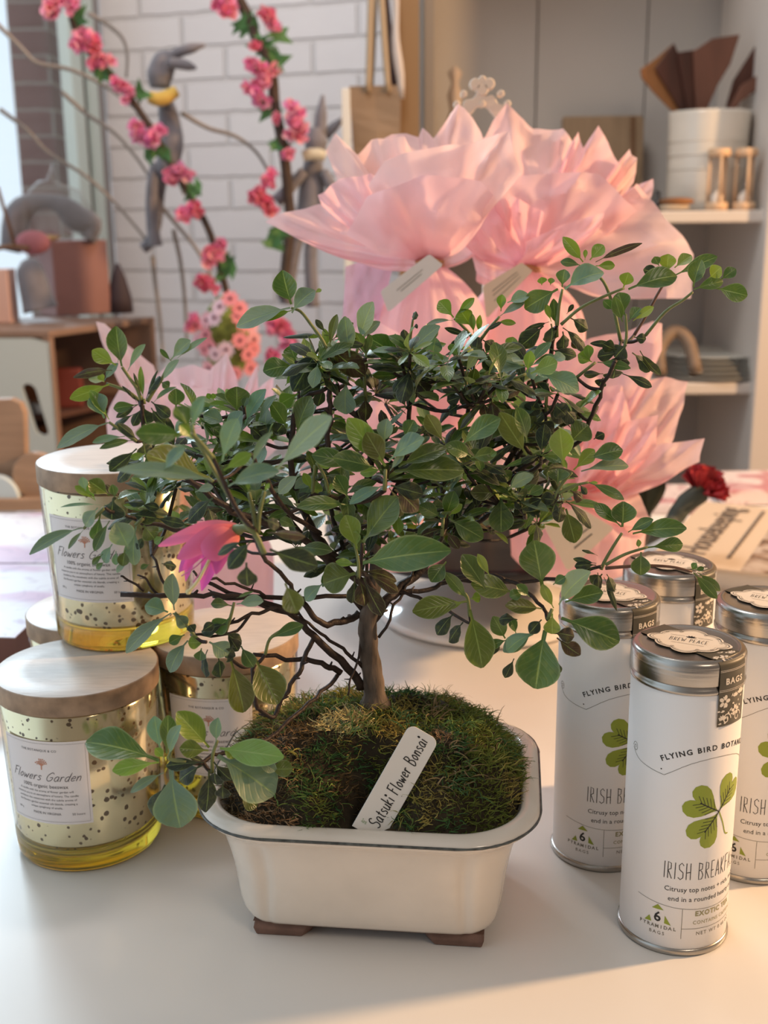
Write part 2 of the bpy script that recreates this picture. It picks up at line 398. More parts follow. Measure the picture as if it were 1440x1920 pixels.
n.links.new(mth(n, 'ADD', mth(n, 'MULTIPLY', mth(n, 'POWER', fr.outputs['Facing'], 5.0), .9), .04), mx.inputs[0]); n.links.new(tr.outputs[0], mx.inputs[1]); n.links.new(gl.outputs[0], mx.inputs[2]); n.links.new(mx.outputs[0], o_.inputs[0])
M_clear = m
struct(wstrip('window_pane', 0.122, 1.35, .004, M_clear, z0=-0.25, z1=1.7, off=.03, par=wn))
# red brick pier outside the window
pc = PY(82, 300, 3.3)
mb = MB(); R_ = Matrix((VD, -VN, Vector((0, 0, 1)))).transposed(); mb.box((pc.x, pc.y, 0.5), (0.105, 0.10, 2.6))
for i, v in enumerate(mb.v): mb.uv[i] = ((v[0]-pc.x) + (v[1]-pc.y), v[2])
struct(mb.build('wall_outside', M_red, flat=True))
# hedge and ground outside, far and soft
tmb = MB(); random.seed(3)
for _ in range(700):
    c = Vector((-3.4 + random.uniform(-.7, .5), 7.2 + random.uniform(-.3, .3), random.uniform(-0.2, 0.75)))
    a = random.random()*6.28; s_ = random.uniform(.05, .12)
    tmb.c = (random.uniform(.30, .5), random.uniform(.42, .6), .12)
    d1 = Vector((cos(a), random.uniform(-.5, .5), sin(a)))*s_; d2 = Vector((-sin(a), .2, cos(a)))*s_*.5
    tmb.face(tmb.vert(c-d1), tmb.vert(c+d2), tmb.vert(c+d1), tmb.vert(c-d2))
attr_mat('outdoor_leaves', vein=False, transl=0.3)
hedge = tag(tmb.build('garden_hedge', MATS['outdoor_leaves']), 'pale yellow-green shrub outdoors beyond the window', 'shrub'); hedge['kind'] = 'stuff'
mb = MB(); mb.box((-3.5, 7.5, -0.85), (5, 9, 0.1)); struct(mb.build('trim_2', mat('pavement_outside', (0.62, 0.60, 0.56), 0.8), flat=True))

# ---- shelf unit (built in)
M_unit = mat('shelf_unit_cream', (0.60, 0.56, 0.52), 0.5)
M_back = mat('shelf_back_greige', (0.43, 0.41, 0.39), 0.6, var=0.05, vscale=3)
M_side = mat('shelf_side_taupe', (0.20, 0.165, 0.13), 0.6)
YS = 2.05
unit = bpy.data.objects.new('shelf_unit', None); COL.objects.link(unit); unit.location = (0.4, 2.2, -0.76)
tag(unit, 'tall cream open shelf unit with greige back boards, behind the pink bundles', 'shelf unit')
def part(name, mat_, parent, fn, **k):
    mb = MB(); fn(mb); return mb.build(name, mat_, parent, **k)
zs1, zs2 = 0.3905, 0.089
part('back_panel', M_back, unit, lambda m: [m.box((0.095 + 0.215*i + 0.1065, 2.40, 0.5), (0.2125, 0.02, 2.52)) for i in range(4)], flat=True, bevel=0.0015)
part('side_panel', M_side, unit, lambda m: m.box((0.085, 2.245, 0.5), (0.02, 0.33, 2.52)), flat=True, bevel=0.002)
for nm, z in (('shelf', zs1), ('shelf', zs2), ('shelf', -0.25), ('shelf', 1.05)):
    part(nm, M_unit, unit, lambda m: m.box((0.385, 2.22, z-0.0105), (0.575, 0.34, 0.021)), flat=True, bevel=0.003)
px_ = PY(1430, 420, YS).x
part('post', M_unit, unit, lambda m: m.box((px_+0.0215, 2.21, 0.5), (0.043, 0.36, 2.52)), flat=True, bevel=0.003)
part('toe_board', M_unit, unit, lambda m: m.box((0.385, 2.07, -0.72), (0.56, 0.02, 0.08)), flat=True)
mb = MB(); mb.box((1.15, 2.44, 0.5), (2.1, 0.05, 2.52)); struct(mb.build('wall_right', mat('plaster_right', (0.40, 0.31, 0.22), 0.7), flat=True))

# ---- table
M_table = mat('white_lacquer_table', (0.76, 0.735, 0.70), 0.30, bump=0.05, bscale=9, spec=0.5)
tb = thing('display_table', (0.1, 0.9, -0.76), 'white lacquered display table that carries the bonsai and the goods', 'table')
part('tabletop', M_table, tb, lambda m: m.box((0.06, 0.92, -0.015), (1.5, 1.44, 0.03)), bevel=0.004, flat=True)
for x in (-0.6, 0.72):
    for y in (0.28, 1.56): part('leg', M_table, tb, lambda m: m.box((x, y, -0.395), (0.05, 0.05, 0.73)), flat=True)

# ================================================================== TEA TINS
M_tinmetal = mat('brushed_tin_lid', (0.42, 0.40, 0.37), 0.27, metal=1.0, bump=0.12, bscale=14, stretch=(1, 1, 60))
M_paper = mat('tin_paper_white', (0.80, 0.79, 0.79), 0.5)
M_ink = mat('ink_black', (0.02, 0.02, 0.02), 0.6)
M_greyink = mat('ink_grey', (0.16, 0.15, 0.12), 0.6)
M_oliveink = mat('ink_olive_text', (0.30, 0.28, 0.14), 0.6)
M_clover = mat('ink_clover_green', (0.27, 0.33, 0.035), 0.55)
M_seal = mat('seal_dark_olive', (0.075, 0.066, 0.045), 0.45)
M_cream = mat('seal_cream', (0.74, 0.66, 0.56), 0.5)
def flower_poly(mb, mp, x, y, r, rot=0.0, n=5):
    for k in range(n):
        a = rot + 2*pi*k/n
        cx, cy = x + .6*r*cos(a), y + .6*r*sin(a)
        poly_fill(mb, mp, [(cx + .42*r*cos(b)*cos(a) - .3*r*sin(b)*sin(a), cy + .42*r*cos(b)*sin(a) + .3*r*sin(b)*cos(a)) for b in [2*pi*j/8 for j in range(8)]])
def leaf_poly(mb, mp, x, y, l, w, a):
    poly_fill(mb, mp, [(x + u*l*cos(a) - v*w*sin(a), y + u*l*sin(a) + v*w*cos(a)) for u, v in ((0, 0), (.25, .42), (.6, .45), (1, 0), (.6, -.45), (.25, -.42))])
def tea_tin(loc, phi, label, group='white tea tins'):
    c = (loc[0], loc[1], 0.0); Rp = 0.0292
    t = thing('tea_tin', (loc[0], loc[1], 0), label, 'tea tin', group)
    mb = MB(); mb.lathe([(0.0001, .0006), (.0285, .0006), (.0299, .0002), (.0303, .0012), (.0303, .0030), (.0297, .0040), (Rp-.0002, .0042)], c, 72)
    mb.build('base_rim', M_tinmetal, t)
    mb = MB(); mb.lathe([(Rp-.0004, .0038), (Rp, .0042), (Rp, .1508), (Rp-.0003, .1512)], c, 72)
    body = mb.build('body', M_paper, t)
    mb = MB(); mb.lathe([(Rp-.0004, .1508), (.0297, .1512), (.0299, .1528), (.0290, .1540), (.0287, .1552)], c, 72); mb.build('collar', M_tinmetal, t)
    mb = MB(); prof = [(.0286, .1556), (.0293, .1554), (.0296, .1560), (.0296, .1660)]
    for k in range(1, 7):
        a = k/6*pi/2; prof.append((.0262 + .0034*cos(a), .1660 + .0030*sin(a)))
    prof += [(.0252, .1688), (.0245, .1686), (.015, .1688), (.0001, .1689)]
    mb.lathe(prof, c, 72); lid = mb.build('lid', M_tinmetal, t)
    E1 = 0.00012
    mp = cyl_map(c, Rp + E1, radians(phi)); 
    # writing
    k = MB(); add_text(k, mp, 'FLYING BIRD BOTANICALS', 0, 0.1205, 0.0042, spacing=1.28, arc=0.062, bold=0.0001)
    hand_text(k, mp, 'IRISH BREAKFAST', 0, 0.0462, 0.0098, 0.00042, xs=.55, gap=.16, smooth=False)
    for s_ in (-1, 1): disc(k, mp, s_*.0302, .1082, .0004)
    add_text(k, mp, '6', -.0278, .0190, .0082, bold=.00015)
    add_text(k, mp, 'Citrusy top notes + rich, malty', 0, .0388, .0040); add_text(k, mp, 'end in a rounded hearty cup', 0, .0330, .0040)
    k.build('lettering', M_ink, body, flat=True)
    k = MB()
    for j, ch in enumerate('PYRAMIDAL'): add_text(k, mp, ch, -.0278 + (j-4)*.00235, .0149 - 0*j, .0029, bold=.00005)
    add_text(k, mp, 'BAGS', -.0278, .0112, .0028, spacing=1.4); add_text(k, mp, 'NET WT 0.48 OZ', .0070, .0125, .0030, spacing=1.25)
    ribbon(k, mp, [(-.0400, .0315), (-.02, .0290), (0, .0282), (.02, .0290), (.0400, .0315)], .00022)
    ribbon(k, mp, [(-.0148, .0284), (-.0148, .0105)], .00025); ribbon(k, mp, [(-.0148, .0165), (.0300, .0165)], .00022)
    ribbon(k, mp, [(-.0285, .1052), (-.015, .1135), (0, .1163), (.015, .1135), (.0285, .1052)], .00025)
    for s_ in (-1, 1):
        ribbon(k, mp, [(s_*.0285, .1052), (s_*.038, .1068), (s_*.0455, .109), (s_*.0500, .1135)], .00025)
        ribbon(k, mp, [(s_*(.0480 + .0022*(1-i/16)*cos(i*.75)), .1142 + .0030*(1-i/16)*sin(i*.75)) for i in range(15)], .00025)
    k.build('lettering', M_greyink, body, flat=True)
    k = MB(); add_text(k, mp, 'EXOTIC TEA', .0050, .0242, .0041, spacing=1.15, bold=.00012); add_text(k, mp, 'CONTAINS CAFFEINE', .0068, .0192, .0030, spacing=1.1)
    k.build('lettering', M_oliveink, body, flat=True)
    k = MB()
    def trefoil(mb_, cx, cy, rot, L):
        # heart shaped leaflet pointing along rot
        P = []
        for i in range(25):
            s = i/24*2*pi
            hx = 16*sin(s)**3/17.0; hy = (13*cos(s)-5*cos(2*s)-2*cos(3*s)-cos(4*s))/17.0
            u, v = (hy + 1.0)/1.75*L, hx*L*.50
            P.append((cx + u*cos(rot) - v*sin(rot), cy + u*sin(rot) + v*cos(rot)))
        poly_fill(mb_, mp, P[:-1], 5)
    cc = (.0025, .0845)
    for rot in (2.62, 4.05, .95): trefoil(k, cc[0] + .0006*cos(rot), cc[1] + .0006*sin(rot), rot, .0208)
    poly_fill(k, mp, [(-.0325, .0228), (-.0300, .0195+.003), (-.0300, .0190+.0085-.0015)]) if 0 else None
    for a_, b_, c_ in (((-.0322, .0212), (-.0350, .0175)[:], (-.0310, .0178)), ((-.0278, .0292), (-.0310, .0262), (-.0246, .0262)), ((-.0238, .0232), (-.0204, .0178), (-.0240, .0186))):
        poly_fill(k, mp, [a_, ((a_[0]+b_[0])/2, (a_[1]+b_[1])/2), b_, ((c_[0]+b_[0])/2, (c_[1]+b_[1])/2), c_, ((a_[0]+c_[0])/2, (a_[1]+c_[1])/2)], 3)
    ribbon(k, mp, [cc, (.0058, .0775), (.0085, .0702), (.0112, .0690)], .0008)
    k.build('clover', M_clover, body, flat=True)
    k = MB(); mp2 = cyl_map(c, Rp + 2*E1, radians(phi))
    for rot in (2.62, 4.05, .95):
        d = Vector((cos(rot), sin(rot), 0)); q = Vector((-d.y, d.x, 0)); o0 = Vector((cc[0], cc[1], 0))
        ribbon(k, mp2, [tuple((o0)[:2]), tuple((o0 + d*.0135)[:2])], .0006)
        for j in range(5):
            b0 = o0 + d*(.0035 + .0022*j)
            for s_ in (-1, 1): ribbon(k, mp2, [tuple(b0[:2]), tuple((b0 + d*.0040 + q*s_*(.0050-.0005*j))[:2])], .00028)
    k.build('clover_veins', M_ink, body, flat=True)
    # seal strip over the lid
    ps = radians(phi) + radians(12); w2 = .0098
    Rs = .0299; prof = [(.0293+.0007, .1335), (.0293+.0007, .1530), (.0299+.0003, .1560), (.0299, .1655)]
    for i in range(1, 6):
        a = i/5*pi/2; prof.append((.0262 + .0036*cos(a), .1660 + .0032*sin(a)))
    prof += [(.0245, .1691), (.0, .1692)]
    Ls = [0]
    for a_, b_ in zip(prof[:-1], prof[1:]): Ls.append(Ls[-1] + math.hypot(a_[0]-b_[0], a_[1]-b_[1]))
    base = -atan2(c[0], c[1]) + ps
    rd = Vector((sin(base), -cos(base), 0)); td = Vector((cos(base), sin(base), 0))
    def smap(u, v, lift=0.0):      # v along the strip from its lower end, u across
        for i in range(len(Ls)-1):
            if v <= Ls[i+1] or i == len(Ls)-2:
                f = (v - Ls[i])/(Ls[i+1]-Ls[i]); r = prof[i][0]*(1-f) + prof[i+1][0]*f; z = prof[i][1]*(1-f) + prof[i+1][1]*f; break
        if z > .1687 or r < abs(u)*1.02:
            rr = r; P = rd*rr + td*u
            if P.length > .0262: P = P.normalized()*.0262
        else:
            a = u/max(r, .02); rs = r + lift; P = rd*rs*cos(a) + td*rs*sin(a)
        return Vector((c[0] + P.x, c[1] + P.y, z + lift))
    k = MB(); rows = []
    N = 44
    for j in range(N+1): rows.append([smap(w2*(i/8*2-1), Ls[-1]*j/N, .0001) for i in range(9)])
    k.grid(rows); 
    rows = []
    for j in range(13):
        rr = .0255*j/12; rows.append([Vector((c[0], c[1], .1693)) - rd*rr + td*w2*(i/4*2-1) for i in range(5)])
    k.grid(rows)
    seal = k.build('seal_strip', M_seal, lid)
    k = MB(); lo = lambda u, v: smap(u, v, .00025)
    L = Ls[-1]; rnd = random.Random(11)
    for u, v, r in ((-.0060, .0135, .0036), (.0060, .0158, .0026), (.0015, .0150, .0020), (.002, .0072, .0030), (-.0065, .0035, .0024), (-.003, .0385, .0030), (.0055, .0400, .0024), (-.0070, .0400, .002)):
        if r > .0028: flower_poly(k, lo, u, v, r, rnd.random()*3)
        else:
            for q in range(5): leaf_poly(k, lo, u, v, r*1.3, r*.6, .5 + q*.55)
    for q in range(46):
        u = rnd.uniform(-.0088, .0088); v = rnd.choice((rnd.uniform(.0005, .0175), rnd.uniform(.0352, .0600)))
        if abs(u) > .0085: continue
        leaf_poly(k, lo, u, v, rnd.uniform(.0014, .0028), rnd.uniform(.0007, .0012), rnd.uniform(0, 6.28))
    for s_ in (-1, 1): ribbon(k, lo, [(s_*.004 + .003*cos(i*.6)*(1-i/14), .0035 + .0035*sin(i*.6)*(1-i/14)) for i in range(12)], .0006)
    ribbon(k, lo, [(-.0096 + .0012*i, .0190) for i in range(17)], .00022); ribbon(k, lo, [(-.0096 + .0012*i, .0305) for i in range(17)], .00022)
    ribbon(k, lo, [(-.0096 + .0012*i, .0198) for i in range(17)], .00022); ribbon(k, lo, [(-.0096 + .0012*i, .0298) for i in range(17)], .00022)
    add_text(k, lo, 'BAGS', 0, .0228, .0046, spacing=1.2, bold=.00014)
    k.build('seal_pattern', M_cream, seal, flat=True)
    # plaque on the lid
    rx = Vector((cos(base - radians(62)), sin(base - radians(62)), 0)); ry = Vector((-rx.y, rx.x, 0))
    def pm(z): return lambda u, v: Vector((c[0], c[1], z)) + rx*u + ry*v
    def outline(s):
        P = []
        for i in range(64):
            a = 2*pi*i/64
            r = 1.0 + .07*cos(4*a)*1.0 + .045*cos(8*a) - .05*max(0, cos(8*a+pi))**6
            x = .0200*cos(a)*r; y = .0158*sin(a)*r
            P.append((x*s, y*s))
        return P
    k = MB(); poly_fill(k, pm(.16965), outline(1.0)); plq = k.build('lid_plaque', M_cream, lid, flat=True)
    k = MB()
    for s_, w_ in ((.93, .00035), (.86, .00015)):
        P = outline(s_); ribbon(k, pm(.1698), P + [P[0]], w_, smooth=False)
    hand_text(k, pm(.1698), 'BREW PEACE', 0, -.0022, .0050, .00028, xs=.62, gap=.16, smooth=False)
    add_text(k, pm(.1698), '\u2122', .0158, .0015, .0022)
    ribbon(k, pm(.1698), [(-.0085, -.0050), (.0085, -.0050)], .00022); ribbon(k, pm(.1698), [(-.011, .0058), (-.0035, .0058)], .00022); ribbon(k, pm(.1698), [(.0035, .0058), (.011, .0058)], .00022)
    for q in range(5): leaf_poly(k, pm(.1698), 0, .0045, .0032, .0012, .4 + q*.6)
    for s1 in (-1, 1):
        for s2 in (-1, 1):
            for (xx, yy) in ((.0135, .0085), (.0065, .0112)):
                ribbon(k, pm(.1698), [(s1*xx + .0011*(1-i/12)*cos(i*.9), s2*yy + .0011*(1-i/12)*sin(i*.9)) for i in range(10)], .00018)
    k.build('lettering', M_ink, plq, flat=True)
    return t
tea_tin((.1600, .5631), 39, 'white tea tin with a green clover, frontmost of the tins and nearest the camera')
tea_tin((.1340, .6443), 34, 'white clover tea tin beside the bonsai pot, half hidden by the front tin')
tea_tin((.1844, .7039), 40, 'white tea tin rearmost of the four, just in front of the book')
tea_tin((.2238, .6295), 37, 'white tea tin at the right edge of the photo, cut off by it')

# ================================================================== CANDLE JARS
def gold_mirror():
    m = bpy.data.materials.new('speckled_gold_mirror'); m.use_nodes = True; n = m.node_tree; b = n.nodes['Principled BSDF']
    t = n.nodes.new('ShaderNodeTexCoord'); nz = n.nodes.new('ShaderNodeTexNoise'); nz.inputs['Scale'].default_value = 75; nz.inputs['Detail'].default_value = 3; nz.inputs['Roughness'].default_value = 0.55
    n2 = n.nodes.new('ShaderNodeTexNoise'); n2.inputs['Scale'].default_value = 30
    n.links.new(t.outputs['Object'], nz.inputs['Vector']); n.links.new(t.outputs['Object'], n2.inputs['Vector'])
    vo = n.nodes.new('ShaderNodeTexVoronoi'); vo.inputs['Scale'].default_value = 210; n.links.new(t.outputs['Object'], vo.inputs['Vector'])
    f = mth(n, 'MULTIPLY', mth(n, 'SUBTRACT', mth(n, 'SUBTRACT', mth(n, 'MULTIPLY', nz.outputs[0], 1.25), .385), vo.outputs['Distance']), 14.0, clamp=True)
    n.links.new(mixc(n, f, (0.76, 0.68, 0.44), (0.10, 0.065, 0.03)), b.inputs['Base Color'])
    n.links.new(mth(n, 'SUBTRACT', 0.93, mth(n, 'MULTIPLY', f, .8)), b.inputs['Metallic']); b.inputs['Roughness'].default_value = 0.13
    bp = n.nodes.new('ShaderNodeBump'); bp.inputs['Strength'].default_value = 0.06; bp.inputs['Distance'].default_value = .003
    n3 = n.nodes.new('ShaderNodeTexNoise'); n3.inputs['Scale'].default_value = 45; n.links.new(t.outputs['Object'], n3.inputs['Vector']); n.links.new(n3.outputs[0], bp.inputs['Height']); n.links.new(bp.outputs[0], b.inputs['Normal'])
    return m
M_gold = gold_mirror()
M_amber = mat('amber_glass_base', (0.88, 0.68, 0.07), 0.04, trans=0.85, ior=1.45)
M_lidwood = mat('pale_bamboo_lid', (0.62, 0.57, 0.53), 0.38, var=0.10, vscale=20, stretch=(3, 26, 10), bump=0.08, bscale=40)
M_lidedge = mat('bamboo_lid_edge', (0.34, 0.23, 0.15), 0.55, var=0.3, vscale=90)
M_label = mat('candle_label_paper', (0.78, 0.74, 0.74), 0.5)
M_tree = mat('copper_tree_print', (0.55, 0.25, 0.16), 0.35)
M_softink = mat('ink_soft_grey', (0.13, 0.12, 0.13), 0.6)
def candle(loc, z0, phi, label, writing=True):
    c = (loc[0], loc[1], z0)
    t = thing('candle_jar', (loc[0], loc[1], z0), label, 'candle', 'gold candle jars with wooden lids')
    Rz = lambda z: .0452 + (.0488-.0452)*min(max(z/.106, 0), 1)
    mb = MB(); mb.lathe([(.0001, .0003), (.0400, .0003), (.0436, .0014), (.0452, .0045), (Rz(.0150), .0150), (Rz(.0165)-.0006, .0165), (.035, .0158), (.0001, .0152)], c, 72); mb.build('glass_base', M_amber, t)
    mb = MB(); mb.lathe([(Rz(.0160)-.0022, .0160), (Rz(.020)-.0009, .0200), (Rz(.104)-.0009, .1035), (Rz(.105)-.003, .1052)], c, 72); jar = mb.build('mirror_glass', M_gold, t)
    mb = MB(); mb.lathe([(Rz(.012)+.0001, .0120), (Rz(.104)+.0003, .1050), (Rz(.105)-.0005, .1062)], c, 72); mb.build('outer_glass', M_clear, t)
    mb = MB(); mb.lathe([(.0470, .1056), (.0494, .1058), (.0499, .1063), (.0499, .1178), (.0494, .1184), (.0490, .1185)], c, 72)
    mb.build('lid_edge', M_lidedge, t)
    mb = MB(); mb.lathe([(.0496, .1182), (.0490, .11855), (.03, .1186), (.0001, .1186)], c, 72); lo_ = mb.build('lid', M_lidwood, t)
    R0 = .0492
    mp_ = lambda e: cyl_map(c, R0, radians(phi), taper=lambda z: Rz(z) + .0006 + e)
    w = .0290; z1, z2 = .0350, .0900
    mb = MB(); f = mp_(0.0)
    mb.grid([[f(-w + 2*w*i/24, z1 + (z2-z1)*j/4) for i in range(25)] for j in range(5)])
    lab = mb.build('paper_label', M_label, t)
    f = mp_(.0002); k = MB()
    a_, b_ = w-.0016, .0016
    ribbon(k, f, [(-a_ + 2*a_*i/20, z1+b_) for i in range(21)], .00012); ribbon(k, f, [(-a_ + 2*a_*i/20, z2-b_) for i in range(21)], .00012)
    for s_ in (-1, 1): ribbon(k, f, [(s_*a_, z1+b_), (s_*a_, z2-b_)], .00012)
    add_text(k, f, 'THE BOTANIQUE & CO', -.0015, .0832, .0021, spacing=1.1)
    hand_text(k, f, 'Flowers Garden', 0, .0640, .0058, .00042, xs=1.05, slant=.45, gap=.10)
    add_text(k, f, '100% organic beeswax', 0, .0592, .0034, spacing=1.0)
    for i, s_ in enumerate(('A candle with the aroma of flower garden will', 'immerse you in an atmosphere of luxury. The candle', 'combines the sweetness with the subtle aroma of', 'the flowers garden essential oils blends, creating a', 'unique symphony of smells.')):
        add_text(k, f, s_, 0, .0562 - .0027*i, .0020)
    add_text(k, f, 'MADE IN VIRGINIA', 0, .0412, .0023); add_text(k, f, '50 hours', .0205, .0412, .0022); add_text(k, f, '285 g', -.0205, .0424, .0018)
    k.build('lettering', M_softink, lab, flat=True)
    k = MB(); 
    ribbon(k, f, [(-.0002, .0712), (0, .0748)], .0007)
    rr = random.Random(5)
    for i in range(9):
        a = radians(20 + i*17.5); L = rr.uniform(.0028, .0042)
        ribbon(k, f, [(0, .0738), (L*.5*cos(a), .0742 + L*.5*sin(a)), (L*cos(a), .0742 + L*sin(a))], .0003)
        disc(k, f, L*cos(a), .0742 + L*sin(a), .00045, 6); disc(k, f, L*.7*cos(a+.2), .0742 + L*.7*sin(a+.2), .0003, 6)
    k.build('tree_print', M_tree, lab, flat=True)
    return t
J1 = (-.1923, .6635)
candle(J1, 0, -31, 'gold speckled candle jar at the front left, bearing another jar on its wooden lid')
candle((-.1746, .7266), .1187, -27, 'gold speckled candle jar stacked on top of the others, topmost of the pile')
candle((-.1085, .7225), 0, -15, 'gold candle jar between the front candle and the pot, its lid behind the leaves')
candle((-.2050, .7710), 0, -50, 'gold candle jar almost hidden behind the stack, only its lid edge showing')

# ================================================================== THE BONSAI
PC = Vector((-.006, .5955, 0)); PYAW = -.115
Rp_ = Matrix.Rotation(PYAW, 3, 'Z')
def rrect(a, b, rc, z, n=15, notch=0.0):
    P = []
    for cx, cy, t0 in ((a-rc, b-rc, 0), (-a+rc, b-rc, 90), (-a+rc, -b+rc, 180), (a-rc, -b+rc, 270)):
        for i in range(n):
            t = radians(t0 + 90*i/(n-1)); q = 1.0
            if notch: 
                f = i/(n-1); q = 1 - notch*.55*(math.exp(-((f-.14)/.075)**2) + math.exp(-((f-.86)/.075)**2))
            P.append(PC + Rp_ @ Vector((cx + rc*q*cos(t), cy + rc*q*sin(t), z)))
    return P
M_glaze = mat('cream_glazed_ceramic', (0.75, 0.67, 0.58), 0.15, var=0.05, vscale=30, bump=0.06, bscale=35, coat=0.4)
M_clay = mat('unglazed_brown_clay', (0.17, 0.095, 0.07), 0.75, var=0.2, vscale=120, bump=0.2, bscale=400)
M_line = mat('grey_glaze_break', (0.075, 0.08, 0.075), 0.2, var=0.6, vscale=220)
bon = thing('potted_bonsai', (PC.x, PC.y, 0), 'azalea bonsai with one pink flower in a cream rectangular glazed pot', 'bonsai')
mb = MB(); rows = []
for a, b, rc, z, nt_ in ((.0600, .0430, .012, .0095, 0), (.0668, .0495, .017, .0092, .02), (.0712, .0538, .022, .0125, .16), (.0745, .0575, .026, .022, .22), (.0762, .0600, .030, .040, .22), (.0795, .0640, .033, .055, .22), (.0825, .0672, .036, .066, .15),
                      (.0860, .0708, .038, .0715, .03), (.0905, .0755, .042, .0745, 0), (.0925, .0775, .044, .0765, 0), (.0931, .0781, .044, .0782, 0), (.0928, .0778, .044, .0796, 0), (.0900, .0750, .042, .0812, 0), (.0870, .0720, .040, .0822, 0), (.0838, .0688, .037, .0822, 0), (.0822, .0672, .036, .0810, 0), (.0800, .0650, .034, .060, 0)):
    rows.append(rrect(a, b, rc, z, notch=nt_))
ids = mb.grid(rows, closed=True); mb.f.append(tuple(reversed(ids[0]))); mb.f.append(tuple(ids[-1]))
pot = mb.build('pot', M_glaze, bon, subsurf=1)
mb = MB(); P = rrect(.0930, .0780, .0440, .0785, n=20); P.append(P[0])
rr = random.Random(2); mb.tube(P, [.0006 + .00035*rr.random() for _ in P], 5, cap=False); mb.build('glaze_line', M_line, pot)
mb = MB()      # unglazed base band with four bracket feet
rows = [rrect(.0600, .0430, .012, .0100), rrect(.0632, .0460, .014, .0098), rrect(.0632, .0460, .014, .0070), rrect(.0600, .0430, .012, .0066)]
ids = mb.grid(rows, closed=True); mb.f.append(tuple(reversed(ids[0]))); mb.f.append(tuple(ids[-1])); mb.build('base_band', M_clay, pot)
for sx in (-1, 1):
    for sy in (-1, 1):
        mb = MB()
        def fp(x, y, z): return PC + Rp_ @ Vector((sx*x, sy*y, z))
        poly = [(.0655, .0483), (.0655, .0483-.020), (.0655-.006, .0483-.026), (.052, .0483-.026), (.052, .033), (.040, .033), (.0655-.038, .0483-.008), (.0655-.032, .0483)]
        tp = [mb.vert(fp(x*.965, y*.96, .0092)) for x, y in poly]; mdl = [mb.vert(fp(.050 + (x-.050)*.90, .036 + (y-.036)*.97, .005)) for x, y in poly]; bt = [mb.vert(fp(.052 + (x-.052)*.80, .038 + (y-.038)*.80, 0.0002)) for x, y in poly]
        for A, B in ((tp, mdl), (mdl, bt)):
            for i in range(8): mb.face(A[i], A[(i+1) % 8], B[(i+1) % 8], B[i])
        mb.f.append(tuple(tp)); mb.f.append(tuple(bt)); mb.build('foot', M_clay, pot, flat=True, bevel=.0008)
# glaze pits
mb = MB()
for (px, py) in ((453, 1663), (802, 1686), (547, 1638), (519, 1695), (924, 1630), (640, 1600)):
    p = PZ(px, py, 0); v = ray(px, py); t_ = (PC.y-.060 + .115*.0 + PYAW*0)/v.y
    q = EYE + v*((PC.y - .0600)/v.y); mb.ball(q + Vector((0, -.0005, 0)), .0010 if px == 453 else .0005, 6)
# moss mound
def moss_h(x, y):
    r = min(1, ((abs(x)/.084)**2.6 + (abs(y)/.069)**2.6))
    dip = 1 - .95*math.exp(-((x-.001)/.022)**2)*min(1, max(0, (-.022 - y)/.020))
    return .0765 + .0385*(1 - r)**.62*dip + .004*noise.noise(Vector((x*60, y*60, 1))) + .006*noise.noise(Vector((x*22, y*22, 4)))*(1-r)
mb = MB(); NX, NY = 60, 48; rows = []
for j in range(NY+1):
    row = []
    for i in range(NX+1):
        u, v = i/NX*2-1, j/NY*2-1
        # square to rounded rectangle
        x = u*sqrt(1 - .30*v*v)*.0838; y = v*sqrt(1 - .30*u*u)*.0690
        row.append(PC + Rp_ @ Vector((x, y, moss_h(x, y))))
    rows.append(row)
mb.grid(rows)
M_soil = mat('dark_moss_soil', (0.030, 0.022, 0.012), 0.95, var=0.6, vscale=60, bump=0.8, bscale=250)
mb.build('soil_mound', M_soil, bon)
M_moss = attr_mat('moss_strands', rough=0.75, transl=0.15, vein=False, spec=0.15, sheen=0.0, bump=0.0)
mb = MB(); rnd = random.Random(21)
def moss_col(x, y):
    a = noise.noise(Vector((x*28+3, y*28, 2))); b = noise.noise(Vector((x*45, y*45+9, 7)))
    front = -y/.069
    if abs(x+.017) < .014 and abs(y+.014) < .016 and b > -.2: return (.42, .36, .17)
    k = a + .45*(x/.084) - .35*max(0, front)*(1 - max(0, x/.05))
    if k > .02: return (.115, .14, .03) if b < .15 else (.24, .20, .06)
    if k > -.22 or y > .02: return (.040, .095, .032) if b < .1 else (.085, .14, .035)
    return (.10, .068, .032) if b < .05 else (.26, .16, .085)
for _ in range(13000):
    u, v = rnd.uniform(-1, 1), rnd.uniform(-1, 1)
    x = u*sqrt(1 - .30*v*v)*.0838; y = v*sqrt(1 - .30*u*u)*.0690
    if y > .02 and rnd.random() < .45: continue
    if abs(x - .003) < .015 and y < -.046: continue
    z = moss_h(x, y); c = moss_col(x, y); j = rnd.uniform(.6, 1.45)
    mb.c = tuple(q*j*1.3 for q in c)
    L = rnd.uniform(.004, .011); a = rnd.uniform(0, 2*pi); tilt = rnd.uniform(.5, 1.5)
    out = Vector((x/.084, y/.069, 0))*.6 + Vector((cos(a), sin(a), 0))
    p = Vector((x, y, z - .0006)); d = (out.normalized()*tilt + Vector((0, 0, 1 - .5*tilt))).normalized(); w = rnd.uniform(.0002, .00060)
    side = d.cross(Vector((rnd.uniform(-1, 1), rnd.uniform(-1, 1), .3))).normalized()*w
    A = None
    for k in range(4):
        q = PC + Rp_ @ p
        sd = Rp_ @ side*(1 - k*.25)
        B = (mb.vert(q - sd), mb.vert(q + sd))
        if A: mb.face(A[0], A[1], B[1], B[0])
        A = B; p = p + d*L/3; d = (d + Vector((rnd.uniform(-.9, .9), rnd.uniform(-.9, .9), rnd.uniform(-.8, .45)))).normalized()
